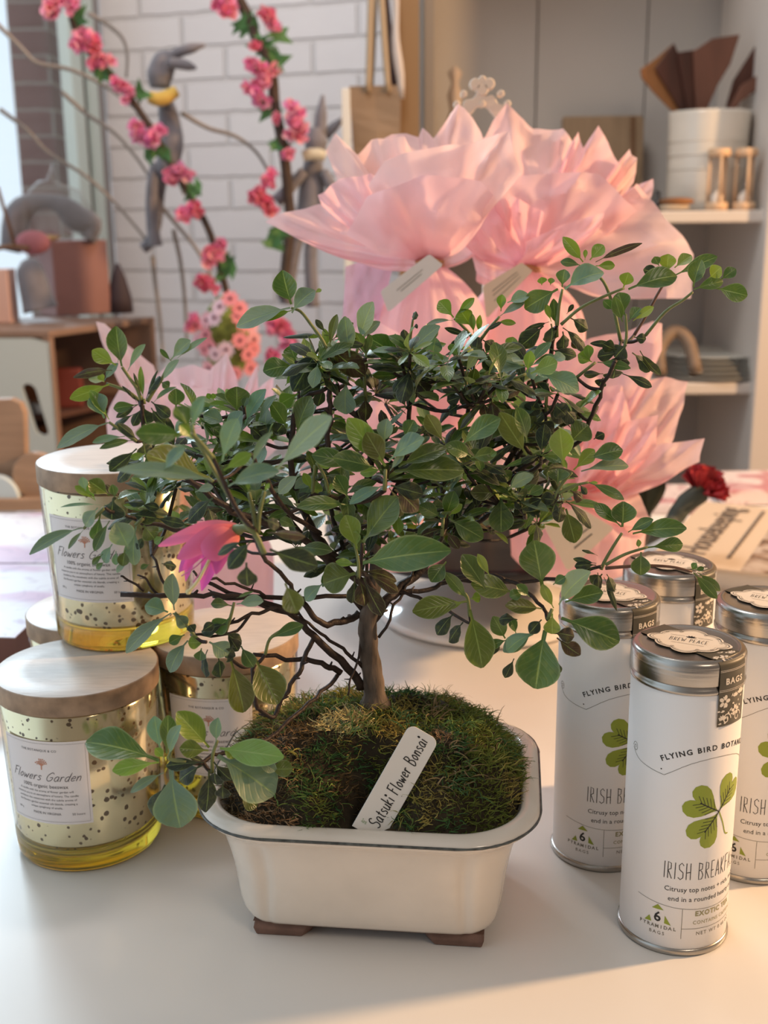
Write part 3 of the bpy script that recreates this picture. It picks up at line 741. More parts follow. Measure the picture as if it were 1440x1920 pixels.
for _ in range(95):      # looser feathery tufts, some hanging over the soil edge
    a0 = rnd.uniform(0, 2*pi); rr0 = sqrt(rnd.random()) if rnd.random() < .55 else rnd.uniform(.93, 1.0)
    cx, cy = .076*rr0*cos(a0), .062*rr0*sin(a0)
    if abs(cx - .003) < .018 and cy < -.03: continue
    cbase = rnd.choice(((.20, .19, .05), (.10, .17, .05), (.24, .17, .09), (.06, .13, .05)))
    for k in range(16):
        x, y = cx + rnd.gauss(0, .0035), cy + rnd.gauss(0, .0035); j = rnd.uniform(.6, 1.3); mb.c = tuple(q*j*1.3 for q in cbase)
        p = Vector((x, y, moss_h(x, y) + .001)); d = Vector((x*9 + rnd.uniform(-.8, .8), y*9 + rnd.uniform(-.8, .8), rnd.uniform(.3, 1))).normalized(); w = rnd.uniform(.0003, .0006); L = rnd.uniform(.007, .014); A = None
        side = d.cross(Vector((rnd.uniform(-1, 1), rnd.uniform(-1, 1), .3))).normalized()*w
        for q_ in range(6):
            q = PC + Rp_ @ p; sd = Rp_ @ side*(1 - q_*.16); B = (mb.vert(q - sd), mb.vert(q + sd))
            if A: mb.face(A[0], A[1], B[1], B[0])
            A = B; p = p + d*L/5; d = (d + Vector((rnd.uniform(-.6, .6), rnd.uniform(-.6, .6), -.30))).normalized()
ms = mb.build('moss', M_moss, bon); ms['kind'] = 'stuff'

# ---- trunk and branches
M_bark = mat('grey_brown_bark', (0.115, 0.088, 0.070), 0.85, var=0.75, vscale=140, stretch=(1, 1, .25), bump=0.9, bscale=160)
M_twig = mat('dark_twig_bark', (0.030, 0.018, 0.014), 0.6, var=0.4, vscale=200, bump=0.4, bscale=400)
M_green_stem = mat('green_shoot', (0.16, 0.19, 0.07), 0.55, var=0.2, vscale=200)
M_brown_stem = mat('reddish_shoot', (0.13, 0.065, 0.045), 0.6, var=0.2, vscale=200)
def wpx(p): return (p - EYE).length/FPX      # metres per photo pixel at a point
def path_px(pts):      # (px, py, Y)
    return smooth_path([PY(*p) for p in pts], 4)
trunk_pts = [PY(703, 1322, .607), PY(701, 1290, .607), PY(694, 1230, .606), PY(690, 1175, .604), PY(697, 1120, .604), PY(705, 1060, .606), PY(700, 1000, .608)]
tp = smooth_path(trunk_pts, 5); n_ = len(tp)
mb = MB(); rads = [.0064 + .0035*max(0, 1-i/5)**2 - .0022*i/n_ - .0018*max(0, (i-n_*.6)/(n_*.4)) for i in range(n_)]
ids = mb.tube(tp, rads, 14)
for i, v in enumerate(mb.v):
    p = Vector(v); mb.v[i] = tuple(p + (Vector((1, 1, 0))*noise.noise(p*160))*.0012 + Vector((0, 0, 0)))
trunk = mb.build('trunk', M_bark, bon)
limbs = [  # full photo pixels with depth
 ([(676,1290,.606),(650,1250,.602),(587,1192,.592),(558,1158,.585),(480,1128,.575),(372,1085,.565)], .0034, .0012),
 ([(640,1262,.602),(600,1243,.598),(558,1237,.592),(475,1227,.582)], .0023, .0014),
 ([(679,1250,.604),(640,1215,.600),(600,1187,.594),(560,1150,.59)], .0014, .0010),
 ([(633,1266,.600),(600,1296,.592),(554,1342,.575),(500,1383,.560),(440,1410,.54),(400,1414,.528)], .0016, .0012),
 ([(590,1187,.594),(570,1235,.588),(555,1270,.582),(520,1325,.575),(508,1343,.572),(484,1328,.568),(474,1290,.566),(478,1246,.565)], .0017, .0014),
 ([(524,1290,.576),(500,1282,.57)], .0008, .0004),
 ([(680,1195,.604),(664,1260,.598),(652,1304,.592)], .0009, .0007),
 ([(567,1129,.585),(585,1155,.588),(612,1170,.592),(648,1165,.598),(674,1148,.604)], .0020, .0026),
 ([(560,1150,.585),(500,1128,.57),(420,1117,.56),(340,1117,.556),(226,1114,.55)], .0014, .0018),
 ([(684,1150,.604),(660,1122,.600),(640,1118,.595),(500,1120,.575),(400,1117,.562)], .0016, .0016),
 ([(270,1108,.553),(250,1095,.553),(226,1080,.55)], .0009, .0007), ([(300,1117,.555),(275,1090,.555),(258,1078,.553)], .0009, .0006),
 ([(325,1110,.556),(300,1072,.556),(285,1042,.56)], .0011, .0008),
 ([(497,1118,.572),(440,1095,.56),(375,1082,.55),(362,1070,.55)], .0011, .0008),
 ([(405,1114,.56),(390,1105,.56)], .0008, .0004),
 ([(567,1129,.585),(545,1100,.57),(530,1080,.55),(500,1050,.53),(485,1018,.505),(478,1005,.490)], .0016, .0012),
 ([(700,1160,.606),(720,1130,.606),(745,1105,.612),(790,1070,.62),(840,1020,.63),(900,960,.64),(960,890,.645)], .0040, .0018),
 ([(742,1112,.612),(800,1105,.615),(859,1090,.618),(978,1092,.60),(1060,1080,.59),(1127,1062,.575)], .0019, .0011),
 ([(745,1105,.612),(800,1128,.60),(850,1150,.585),(885,1170,.57)], .0014, .0010),
 ([(710,1195,.602),(735,1150,.604),(762,1100,.612),(780,1065,.62)], .0011, .0010),
 ([(700,1110,.602),(640,1060,.60),(590,1000,.60),(560,930,.60),(545,860,.60),(560,760,.60),(617,725,.60)], .0034, .0014),
 ([(619,725,.60),(618,760,.60),(616,820,.60),(610,880,.60)], .0016, .0020),
 ([(640,1060,.60),(560,1010,.58),(480,975,.565),(420,950,.555),(375,915,.55),(330,870,.55),(300,850,.55),(270,830,.55)], .0026, .0012),
 ([(480,975,.565),(400,1000,.55),(300,985,.545),(250,975,.54),(215,960,.535)], .0018, .0012),
 ([(705,1060,.606),(700,980,.61),(690,900,.61),(690,800,.612),(640,760,.612),(632,720,.61)], .0034, .0014),
 ([(700,980,.61),(750,900,.62),(765,800,.625),(765,710,.62)], .0026, .0013),
 ([(790,1070,.62),(820,960,.64),(850,860,.65),(880,760,.655),(885,690,.65)], .0026, .0013),
 ([(840,1020,.63),(930,900,.65),(990,800,.655),(1020,730,.655),(1035,640,.65),(1040,615,.65)], .0024, .0014),
 ([(960,890,.645),(1020,850,.64),(1075,840,.64),(1105,790,.63),(1130,730,.625),(1152,680,.62)], .0018, .0014),
 ([(880,985,.63),(930,960,.62),(980,930,.61),(1040,930,.60)], .0020, .0012),
 ([(830,1085,.61),(930,1080,.59),(990,1110,.57),(1025,1150,.56)], .0018, .0012),
 ([(700,1110,.602),(690,1085,.59),(675,1070,.57)], .0022, .0014),
 ([(690,900,.61),(715,900,.59),(723,905,.575)], .0018, .0012),
 ([(800,1060,.615),(830,1010,.60),(833,985,.59)], .0016, .0011),
 ([(900,960,.64),(960,900,.63),(1000,880,.62),(1030,860,.62)], .0020, .0012),
 ([(920,930,.645),(965,870,.65),(1000,800,.655)], .0018, .0012), ([(870,980,.635),(905,900,.65),(950,840,.655),(1010,780,.66)], .0018, .0012),
 ([(620,1060,.62),(560,1000,.63),(500,900,.63),(470,800,.63),(450,740,.63)], .0022, .0012),
 ([(650,1050,.63),(620,950,.65),(600,850,.66),(560,750,.66)], .0020, .0012),
 ([(600,1000,.60),(540,960,.57),(500,900,.55),(470,850,.54)], .0018, .0012),
 ([(558,1158,.585),(520,1140,.57),(470,1150,.56),(420,1175,.55),(390,1185,.548)], .0014, .0010),
 ([(470,1150,.56),(430,1190,.552),(360,1190,.545)], .0011, .0009),
]
limb_pts = list(tp)
for pts, r0, r1 in limbs:
    P = path_px(pts); mb = MB(); n_ = len(P)
    P = [p + Vector((noise.noise(p*140), noise.noise(p*140 + Vector((9, 0, 0))), noise.noise(p*140 + Vector((0, 9, 0)))))*.0022*(1 if 0 < i < n_-1 else 0) for i, p in enumerate(P)]
    rnd2 = random.Random(n_)
    mb.tube(P, [.80*(r0 + (r1-r0)*i/(n_-1)) for i in range(n_)], 7)
    for k in range(2, n_-2, 3):      # little spurs
        if rnd2.random() < .45:
            d = Vector((rnd2.uniform(-1, 1), rnd2.uniform(-1, 1), rnd2.uniform(-.3, 1))).normalized()
            mb.tube([P[k], P[k] + d*rnd2.uniform(.003, .007)], [r1*.7, r1*.35], 5)
    mb.build('branch', M_twig, bon); limb_pts += P

# ---- leaves: every cluster is a shoot of the tree (node, stem, leaves base -> tip, width)
LEAVES = """
A1 A .545 735,450|stem 885,700 850,610 800,540 735,445
735 440 690 130 140 g;705 410 738 250 58 s;780 480 915 270 66 s;690 430 505 315 105 l;660 470 360 525 66 b;600 550 705 415 66 s
A2 A .55 620,572|stem 870,705 790,640 700,600 615,572
640 578 333 690 92 l;600 560 478 540 80 s;600 560 560 500 50 l
A0 A .55 900,700|stem 905,730 900,690
900 700 880 440 44 l;920 690 1030 515 90 d;885 690 825 490 28 d;930 690 1010 470 24 d;900 740 925 885 150 d;860 735 670 765 74 g;850 740 690 835 52 d;850 800 655 930 62 d;960 710 1105 830 84 d;980 720 1155 600 42 s;1150 760 1150 610 112 g;850 720 735 590 30 d;890 760 820 900 70 d;960 760 1060 880 90 d
A3 A .548 1110,400|stem 930,710 980,630 1040,540 1090,440
1040 560 1175 390 76 s;1110 395 1265 240 115 s;1160 380 1390 220 50 s;1115 400 1030 305 34 g;1035 560 1100 600 62 g
A4 A .54 635,870|stem 850,1020 760,960 635,870
635 850 485 625 76 l;600 840 520 650 135 s;630 875 235 1070 118 s;760 980 508 1028 66 s;830 1010 563 1075 60 g;860 1010 700 880 66 d;900 1025 915 1120 135 d;850 1075 640 1250 105 d;890 1160 700 1330 88 d;910 1130 985 1230 94 g;920 1110 800 1150 50 l
A5 A .52 1390,1290|stem 1440,1330 1390,1290
1400 1300 925 1120 250 y
E0 E .468 530,940|stem 600,1060 540,930 480,860 400,740 300,570 160,330 60,150 40,60
320 545 715 430 160 s;690 420 1120 10 220 s;500 390 660 120 62 s;285 420 500 290 92 l;275 350 390 20 150 s;500 960 320 1180 115 d;460 1130 470 1315 140 d;450 960 240 1070 66 d;620 900 915 930 90 b;640 1030 1010 1160 175 d;600 800 715 850 96 d;760 1290 850 1520 150 y
E1 E .470 510,860|stem 540,900 520,780 480,590
480 580 470 520 30 l
E2 E .470 560,860|stem 550,900 560,760 600,580
600 580 640 520 30 l
Ef A .455 1270,960|stem 1440,1150 1330,1020 1270,960
1240 970 838 955 150 g;1260 930 1150 750 135 g;1280 930 1370 675 96 s;1280 1000 1180 890 90 l;1050 1250 1225 1070 110 s;1440 1320 700 1240 125 s
B1 B .60 805,400|stem 1090,740 1040,640 960,530 880,430 805,400
808 372 740 110 168 g;800 400 384 545 165 s;830 415 540 500 60 l;812 440 990 265 150 s;985 285 1040 258 32 l
B0 B .605 1090,740|stem 1090,800 1090,720
1100 720 1160 450 66 y;1070 590 995 490 42 d;1120 650 1285 515 62 g;1130 650 1318 630 52 d;1140 680 1372 690 56 d;1100 610 745 628 46 d;980 600 985 635 75 l;1260 780 1220 465 125 s;1030 700 820 1045 165 d;1100 700 1375 925 180 b;1080 760 1145 900 120 d;1235 950 932 800 135 l;1235 955 1228 1220 160 s;1065 970 875 1075 115 d;1050 1010 1010 1160 95 d;1090 700 1060 560 50 l
B2 B .61 835,815|
840 810 800 690 120 g;835 850 590 890 150 g;860 1060 720 1140 110 l;760 1000 840 900 50 l
B3 B .60 385,1200|
385 1210 385 1008 172 g;305 1290 130 1225 125 s;450 1300 612 1028 118 s;440 1170 470 1090 60 g;330 1440 430 1200 155 s;565 1300 692 1072 66 s;775 1325 645 1125 125 g;850 1385 960 1080 155 g;110 1270 270 1380 100 g;600 1440 500 1330 90 d;180 1110 160 1060 40 l;210 1110 200 1060 40 l;250 1150 80 1200 50 s;660 1400 740 1300 120 d;500 1380 620 1330 120 d
B4 B .61 1370,1030|stem 1380,1120 1370,900
1375 930 1385 800 36 b;1375 1085 1375 1275 115 b;1340 1000 1150 1150 80 d
C0 C .64 100,410|stem 60,560 100,410
100 410 205 108 148 s;110 415 258 260 84 s;10 420 10 230 110 s;40 500 -20 440 60 l
C1 C .62 480,640|stem 480,700 480,560 490,400 512,240
455 570 168 380 155 g;470 610 278 540 100 g;490 480 440 320 84 d;508 260 535 180 56 d;515 300 550 290 36 d;500 490 720 295 135 s;505 570 625 490 88 g;510 625 610 545 50 s;380 670 330 490 120 l;440 600 160 605 34 d;580 650 790 545 90 s;665 540 690 385 145 s;525 690 650 845 112 b;480 700 385 690 80 d;500 720 480 860 125 b;430 680 200 680 80 g;540 680 640 690 80 d
C2 C .645 1000,400|stem 1000,470 960,370 890,290 830,235
980 350 970 200 46 l;1020 350 1030 208 46 l;965 300 875 165 130 l;825 228 712 100 105 l;840 220 985 78 60 l;820 250 620 280 40 s;950 370 755 308 42 d;940 375 795 462 64 d;970 450 760 520 30 d;985 360 990 420 90 d;1000 460 875 590 112 d;1050 400 1135 475 94 d;1110 415 1262 570 38 d;1060 340 1195 265 34 d;1160 260 1305 272 44 l;1050 470 1140 650 115 d;1255 500 1285 378 92 l;990 560 730 640 60 s
C2b C .645 1180,220|stem 1040,390 1100,310 1180,220
1180 220 1375 110 66 s;1190 180 1200 50 66 l;1240 115 1410 60 105 s
C3 C .60 930,800|stem 1000,880 930,790 920,640
915 650 1012 505 86 s;930 690 692 700 50 s;950 800 990 620 84 y;900 780 770 705 56 d;900 800 740 790 40 d;900 830 775 875 95 d;940 850 1015 840 76 d;960 740 1150 720 40 d;870 900 790 950 110 d
C5 C .655 1160,780|stem 1000,860 1160,780
1180 780 1372 770 50 d;1160 830 1312 862 42 d;1130 860 1282 960 42 d;1150 740 1290 700 50 d;1200 720 1330 740 40 d
C4 C .555 300,1420|stem 290,1560 300,1400
295 1370 8 1005 170 l;300 1375 150 1115 155 y;290 1200 312 1008 115 s;325 1340 600 1160 165 s;335 1410 450 1270 62 s;370 1415 905 1410 190 g;400 1380 770 1235 130 g;440 1170 520 1020 112 g;755 1200 618 975 115 y;880 1220 1185 1005 155 g;1100 1310 1155 1260 40 g;960 1310 1155 1270 100 g;960 1300 760 1210 112 g;1390 1290 1180 960 145 y;1390 1190 1310 920 112 g;230 1390 -105 1310 155 g;270 1400 105 1430 80 l;590 1150 640 1080 110 d;560 1130 700 1010 80 d
F0 F .56 310,370|
300 370 22 515 95 s;280 405 60 500 72 d;370 400 550 570 180 b;340 370 590 440 125 d;330 390 440 600 130 d
F1 F .585 740,650|stem 735,760 745,620
725 620 558 525 112 g;758 620 830 415 112 g;790 628 1052 780 150 g;790 605 890 515 52 l;740 700 575 760 66 b;770 730 865 860 84 b;700 720 620 780 70 d
F2 F .56 120,820|
128 810 392 462 225 g;140 795 345 655 84 s
F3 F .555 90,1040|stem 90,1090 90,960 60,820
80 860 -10 600 150 l;75 850 72 720 66 l;125 970 805 875 245 g;70 1050 -180 1130 230 y;70 980 -85 960 62 l;110 1030 385 1110 96 b;150 1050 400 1195 90 b;130 1080 275 1375 120 b;90 1080 140 1300 140 b;60 1080 40 1280 100 d
F4 F .60 1190,430|stem 1190,520 1190,420
1190 430 955 425 112 y;1190 440 1190 732 172 g;1235 412 1442 285 112 s;1180 400 935 265 80 g;1170 240 1262 325 84 g;1110 180 925 110 95 g;1190 240 1440 150 36 g;1010 560 1000 440 60 d
F4b F .60 1375,600|stem 1380,620 1370,500 1350,400
1370 600 1300 540 90 d;1380 590 1440 520 80 d;1355 410 1300 370 60 g;1360 410 1440 400 80 s
F5 F .565 935,1260|stem 950,1380 935,1250 910,1200
770 960 650 1115 125 g;930 1250 752 1040 86 g;955 1245 1032 1232 74 l;930 1265 508 1345 158 y;905 1272 785 1312 52 l;1300 1200 960 1130 170 g;1080 1190 890 905 150 g;1110 1080 1010 900 60 l
G1 G .585 320,380|stem 300,450 330,370 370,300 430,230
375 190 350 -60 140 l;335 310 340 205 130 g;440 215 578 80 84 l;490 225 802 190 98 s;530 145 765 85 112 g;540 298 772 410 62 g;10 350 178 255 92 s;140 385 242 330 64 g;330 410 225 400 84 d;390 420 555 600 72 d;390 470 450 695 122 y;360 440 340 560 92 d;420 350 500 410 84 b;480 310 528 375 40 d;190 560 210 705 92 d;330 420 300 500 80 d;250 400 100 470 90 d
G1s G .585 540,298|stem 340,370 440,320 540,296
538 298 600 300 20 l
G1u G .59 110,350|stem 115,500 110,350
110 350 95 300 30 l;120 480 60 420 70 d;130 500 220 480 90 d
G2 G .575 620,850|stem 620,870 660,790 720,690 760,630
755 590 573 438 74 g;760 590 768 422 145 g;800 625 965 540 66 g;830 635 1185 600 115 g;590 830 438 800 38 d;590 842 448 850 64 d;600 780 495 742 28 d;600 890 600 1015 64 d;630 900 560 965 84 d;660 900 712 1015 74 d;640 920 726 1142 42 d;590 862 460 885 62 d
G2b G .57 940,722|stem 650,840 780,770 930,722
930 725 1160 705 88 g;870 730 865 672 32 l;885 755 882 908 108 g
G2c G .57 1230,885|stem 650,862 800,850 950,845 1100,855 1220,885
1230 890 1385 1062 62 g;1255 890 1405 1010 52 g;1220 875 1250 828 40 g;1240 872 1300 862 28 g
G3 G .548 300,1130|stem 270,1200 300,1130
235 985 180 678 205 g;345 1105 552 885 145 s;385 1085 635 1020 115 g;305 970 388 920 62 g;310 1125 235 965 62 l;235 1130 -10 1108 96 y;150 1050 65 970 62 g;300 1160 300 1295 98 l;360 1190 742 1345 190 g;255 1270 190 1655 255 g;310 1290 445 1310 94 b;330 1320 485 1435 94 b;200 1280 0 1410 105 s;230 1200 150 1290 74 d;70 1200 -50 1200 90 d;120 1020 20 1050 70 g
J1 J .56 780,745|
905 720 785 765 62 g;890 710 808 560 96 g;962 680 918 570 60 g;1080 680 878 800 112 s;950 845 888 975 64 d;1220 820 1240 955 74 d;650 515 735 908 192 y;545 540 430 685 92 d;605 600 510 735 94 d;770 860 830 720 76 d
I1 I .645 545,190|stem 730,580 690,400 640,270 550,190
535 170 430 40 56 l;570 160 642 82 60 l;600 170 842 72 34 b;530 190 418 168 42 g;600 190 700 188 42 l;545 160 548 105 20 l
I1b I .64 425,310|stem 400,500 410,400 428,310
440 312 642 225 118 s;427 300 440 208 66 g;405 310 232 412 104 g;320 290 320 248 46 l;365 290 372 252 32 l
I0 I .645 400,500|stem 400,560 400,480
370 480 340 390 32 l;392 500 382 360 46 g;360 480 232 525 26 d;330 500 203 612 86 d;370 490 364 590 88 d;470 460 560 520 64 d;430 510 552 640 58 d;430 530 430 630 74 d;450 440 485 390 22 d;480 540 512 620 52 b;340 600 220 670 60 d;360 620 500 660 60 d
I2 I .64 750,305|stem 420,495 520,410 640,350 750,305
745 300 772 224 64 l;770 312 1022 242 104 g
I2b I .66 990,225|stem 800,550 860,450 920,340 985,230
970 230 978 128 78 l;1010 200 1098 135 62 l;930 190 905 142 42 g;950 222 848 210 52 d;1010 240 1232 142 64 g
I3 I .64 1105,320|stem 860,550 960,430 1050,370 1105,325
1108 300 1150 158 80 g;1110 312 1262 270 56 g;1190 255 1252 196 66 l;1250 262 1328 205 52 g;1222 305 1388 345 80 g;1160 250 1130 190 26 l
I4 I .63 760,580|stem 740,640 760,560 755,440
750 445 718 328 84 g;740 480 700 350 52 g;770 480 832 408 54 g;795 475 902 402 42 l;690 420 640 370 46 g;720 600 572 592 32 d;710 625 640 595 62 d;760 600 700 665 84 d;800 560 862 570 46 d;790 640 882 738 68 d;830 630 938 758 52 d;740 640 720 720 90 d;720 640 610 660 60 d
I4b I .63 590,690|stem 500,770 600,690
610 690 782 722 46 g;580 690 508 650 66 l;570 685 558 600 46 l;640 750 538 755 36 d;740 750 892 818 44 d;700 720 690 775 94 d;640 770 618 815 54 d
I4c I .635 610,920|
612 920 470 858 22 d;400 880 520 985 42 d
I5 I .60 240,750|stem 0,880 120,800 240,750
245 742 262 630 52 l;262 750 402 690 92 l;320 752 512 842 115 s;370 690 442 660 62 s
I6 I .62 350,880|stem 340,960 350,800
340 905 195 950 74 s;330 905 455 990 94 d;380 905 445 965 84 d;300 880 255 965 84 d;250 1090 105 950 115 y;230 1000 190 925 64 g;10 1100 105 1000 94 g;470 1105 562 1015 115 g;590 1090 645 1060 56 d;380 880 300 800 60 d;400 900 500 1000 90 d;280 1000 380 1060 90 d
D1 D .535 600,400|stem 700,480 600,400
575 400 262 415 26 s;455 290 430 182 62 s;520 355 372 252 54 l;530 365 470 225 44 l;640 325 480 210 112 y;680 340 660 240 64 g;670 345 655 512 175 d;760 380 908 385 74 d;800 470 1002 500 104 d;880 395 1022 425 62 d;900 430 1092 468 52 d;990 500 1218 550 74 d;720 350 610 240 60 b
D2 D .53 440,580|stem 600,420 520,500 440,580
430 575 22 782 96 s;440 590 322 738 42 s;550 420 455 565 112 s;570 460 530 672 94 g;640 520 522 752 74 g
D3 D .53 840,550|stem 900,500 840,555
790 740 690 535 172 s;845 560 830 862 122 s;900 555 985 660 132 g;1060 640 985 690 62 l;660 700 598 842 92 s;590 775 508 858 42 g;600 835 538 892 42 g;760 745 740 870 84 y;690 755 690 862 52 s;800 830 692 918 52 s;950 855 880 890 44 g;1040 850 1155 872 84 d;900 640 850 740 60 d
D4 D .54 1350,520|
1440 340 1245 530 125 d;1400 420 1440 560 100 d;1300 300 1440 260 70 s
H1 H .535 620,340|stem 760,510 700,430 625,345
622 330 610 88 98 s;580 345 428 300 118 s;600 350 303 612 104 s;610 350 700 440 80 s
H1b H .54 745,510|
690 492 588 548 66 g;712 530 592 740 104 s
H2 H .535 835,540|
822 545 712 545 84 l;850 540 975 622 114 s;800 580 790 662 74 g;840 590 828 772 88 d;912 640 925 772 92 d;990 600 1010 655 94 d;1010 560 960 645 90 d;760 480 720 430 60 d;800 470 880 420 60 d
H3 H .54 1015,290|stem 960,470 990,380 1015,280
1000 302 862 290 68 g;1030 292 1208 272 84 s;1030 252 1142 208 22 g;990 380 875 470 104 g;960 480 1062 560 84 d;980 500 1042 600 84 d;1060 565 1142 705 84 g;960 420 800 480 80 d
H6 H .545 990,650|
990 655 1080 1002 165 y;1148 645 1300 950 195 y
H7 H .565 1225,600|stem 1220,620 1250,520 1330,460
1250 520 1470 430 80 g
H4 H .505 590,1320|stem 700,1330 590,1310 600,1260
520 1322 38 1200 205 g;520 1332 213 1388 98 l;555 1302 495 1240 52 l;530 1245 490 1028 102 s;570 1275 580 1022 96 g;592 1290 665 1090 92 s;600 1380 660 1762 245 s;550 1402 333 1532 62 s;560 1480 480 1685 112 d;815 1332 566 1355 74 d
H5 H .515 870,1280|stem 870,1400 875,1280 905,1190
850 1235 638 1000 145 l;900 1195 912 1038 76 s;845 1255 655 1240 104 y;920 1240 1342 1300 152 l;940 1245 1030 1295 62 l;905 1290 1280 1545 275 s;1150 1320 1285 1390 74 s;1250 1380 1402 1375 102 y;800 1352 655 1452 112 d;850 1385 828 1662 112 d;890 1385 902 1482 92 d;940 1470 942 1572 92 d;1050 1545 1165 1625 102 y;700 1300 820 1340 60 d;880 1330 1000 1450 90 d
E3 E .56 1250,670|
1250 640 1148 458 115 g;1250 690 850 705 118 g;845 855 718 798 72 g;870 1010 1125 1040 92 g;1060 1290 918 1425 112 s;1340 400 965 300 135 g;880 445 708 600 112 s
E4 E .57 960,580|stem 970,600 980,480 990,380
960 560 900 440 62 l;1000 360 1100 400 40 l
E5 E .57 1100,600|stem 1100,610 1060,460 1000,360
1090 590 1140 520 40 l;1110 600 1000 640 80 d;960 590 860 640 70 d
"""
CROPS = {'A': (50, 580, 4.114), 'B': (350, 480, 4.114), 'C': (650, 540, 4.114), 'D': (50, 850, 4.114), 'E': (350, 780, 4.114), 'F': (650, 820, 4.114),
         'G': (950, 820, 3.512), 'H': (150, 1050, 3.512), 'I': (900, 430, 2.769), 'J': (700, 1000, 3.6)}
LC = {'g': (.058, .115, .022), 'l': (.150, .245, .030), 'y': (.080, .110, .014), 'd': (.022, .034, .024), 's': (.135, .225, .165), 'b': (.042, .028, .020)}  # 's': downy leaf green with the window's bluish sheen put into the colour
M_leaf = attr_mat('azalea_leaf', rough=0.30, transl=0.22, tcol=(1.5, 1.6, .6), spec=0.7, sheen=0.10, bump=0.2)
HALF = Vector((-.30, -.10, .90)).normalized()
def leaf(mb, B, T, w, c, rnd, face=None, fold=None, arch=None, nu=6, nv=12, shape=None):
    ax = T - B; L = ax.length; t_ = ax/L
    if face is None:
        tocam = (EYE - (B+T)/2).normalized()
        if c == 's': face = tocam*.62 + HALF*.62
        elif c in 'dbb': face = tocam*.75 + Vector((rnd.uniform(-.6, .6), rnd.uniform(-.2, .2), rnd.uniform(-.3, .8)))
        else: face = tocam*.85 + Vector((rnd.uniform(-.35, .25), 0, rnd.uniform(0, .55)))
    N = face - t_*face.dot(t_); N.normalize(); S = t_.cross(N)
    fold = fold if fold is not None else rnd.uniform(.10, .38) * (1 if c not in 'db' else -1)
    arch = arch if arch is not None else rnd.uniform(.03, .13) * (1 if c in 'dbsg' else .4)
    pet = min(.16, .0030/L + .06)
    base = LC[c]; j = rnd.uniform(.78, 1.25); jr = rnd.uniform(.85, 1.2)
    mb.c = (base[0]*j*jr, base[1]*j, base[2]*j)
    pw = rnd.uniform(1.05, 1.55) if w/L > .28 else rnd.uniform(.85, 1.2); rows = []; uvs = []
    wob = rnd.uniform(0, 6); crk = .05 if c in 'db' else .022
    for jv in range(nv+1):
        v = jv/nv
        if v < pet: ww = .10
        else:
            q = (v-pet)/(1-pet); ww = max(.10*(1-q)**.5, sin(pi*min(1, q**pw))**.66) if q < .999 else .10
        cen = B + ax*v + N*(arch*L*4*v*(1-v)) 
        row = []; uvr = []
        for iu in range(nu+1):
            u = iu/nu*2-1
            lift = fold*abs(u)**1.4*w/2*ww + crk*w*sin(v*17 + wob + (3 if u > 0 else 0))*abs(u)*ww
            row.append(cen + S*(u*w/2*ww*(1-.10*abs(fold))) + N*lift); uvr.append((iu/nu, v))
        rows.append(row); uvs.append(uvr)
    mb.grid(rows, uvs=uvs)
seen = 0; cl = None; lines = [l for l in LEAVES.strip().split('\n') if l.strip()]
rl = random.Random(99)
for hd, bd in zip(lines[::2], lines[1::2]):
    h, _, st = hd.partition('|'); nm, cr_, Y, nd = h.split(); ox, oy, sc = CROPS[cr_]; Y = float(Y)
    W = lambda x, y, Y_: PY(ox + float(x)/sc, oy + float(y)/sc, Y_)
    nx, ny = nd.split(','); node_p = W(nx, ny, Y)
    mb = MB()
    for q in bd.split(';'):
        bx, by, tx, ty, w, c = q.split()
        dB = rl.uniform(-.002, .002); B = W(bx, by, Y + dB); 
        Lp = math.hypot(float(tx)-float(bx), float(ty)-float(by))/sc*wpx(B)
        k = rl.uniform(-.42, .20) if c != 'd' else rl.uniform(-.3, .5)
        T = W(tx, ty, Y + dB + k*Lp)
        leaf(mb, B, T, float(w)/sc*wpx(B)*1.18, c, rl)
    mb.c = None
    mb.build('leaf_cluster', M_leaf, bon)
    if st.startswith('stem'):
        P = smooth_path([W(*a.split(','), Y + .002) for a in st[5:].split()], 4); mb = MB()
        r = .0009 if nm not in ('E0', 'Ef') else .0011
        mb.tube(P, [r*(1.15 - .35*i/len(P)) for i in range(len(P))], 6)
        mb.build('shoot', M_brown_stem if nm in ('I2b', 'C5', 'G2c') else M_green_stem, bon); s0 = P[0]
    else: s0 = node_p
    b = min(limb_pts, key=lambda p: (p - s0).length + (.02 if p.z > s0.z + .01 else 0))
    if (b - s0).length > .004:
        m_ = b.lerp(s0, .5) + Vector((0, 0, -.12*(b-s0).length)); P = smooth_path([b, m_, s0], 5); mb = MB()
        mb.tube(P, [.0012 - .0003*i/len(P) for i in range(len(P))], 5); mb.build('twig', M_twig, bon); limb_pts += P[2:]
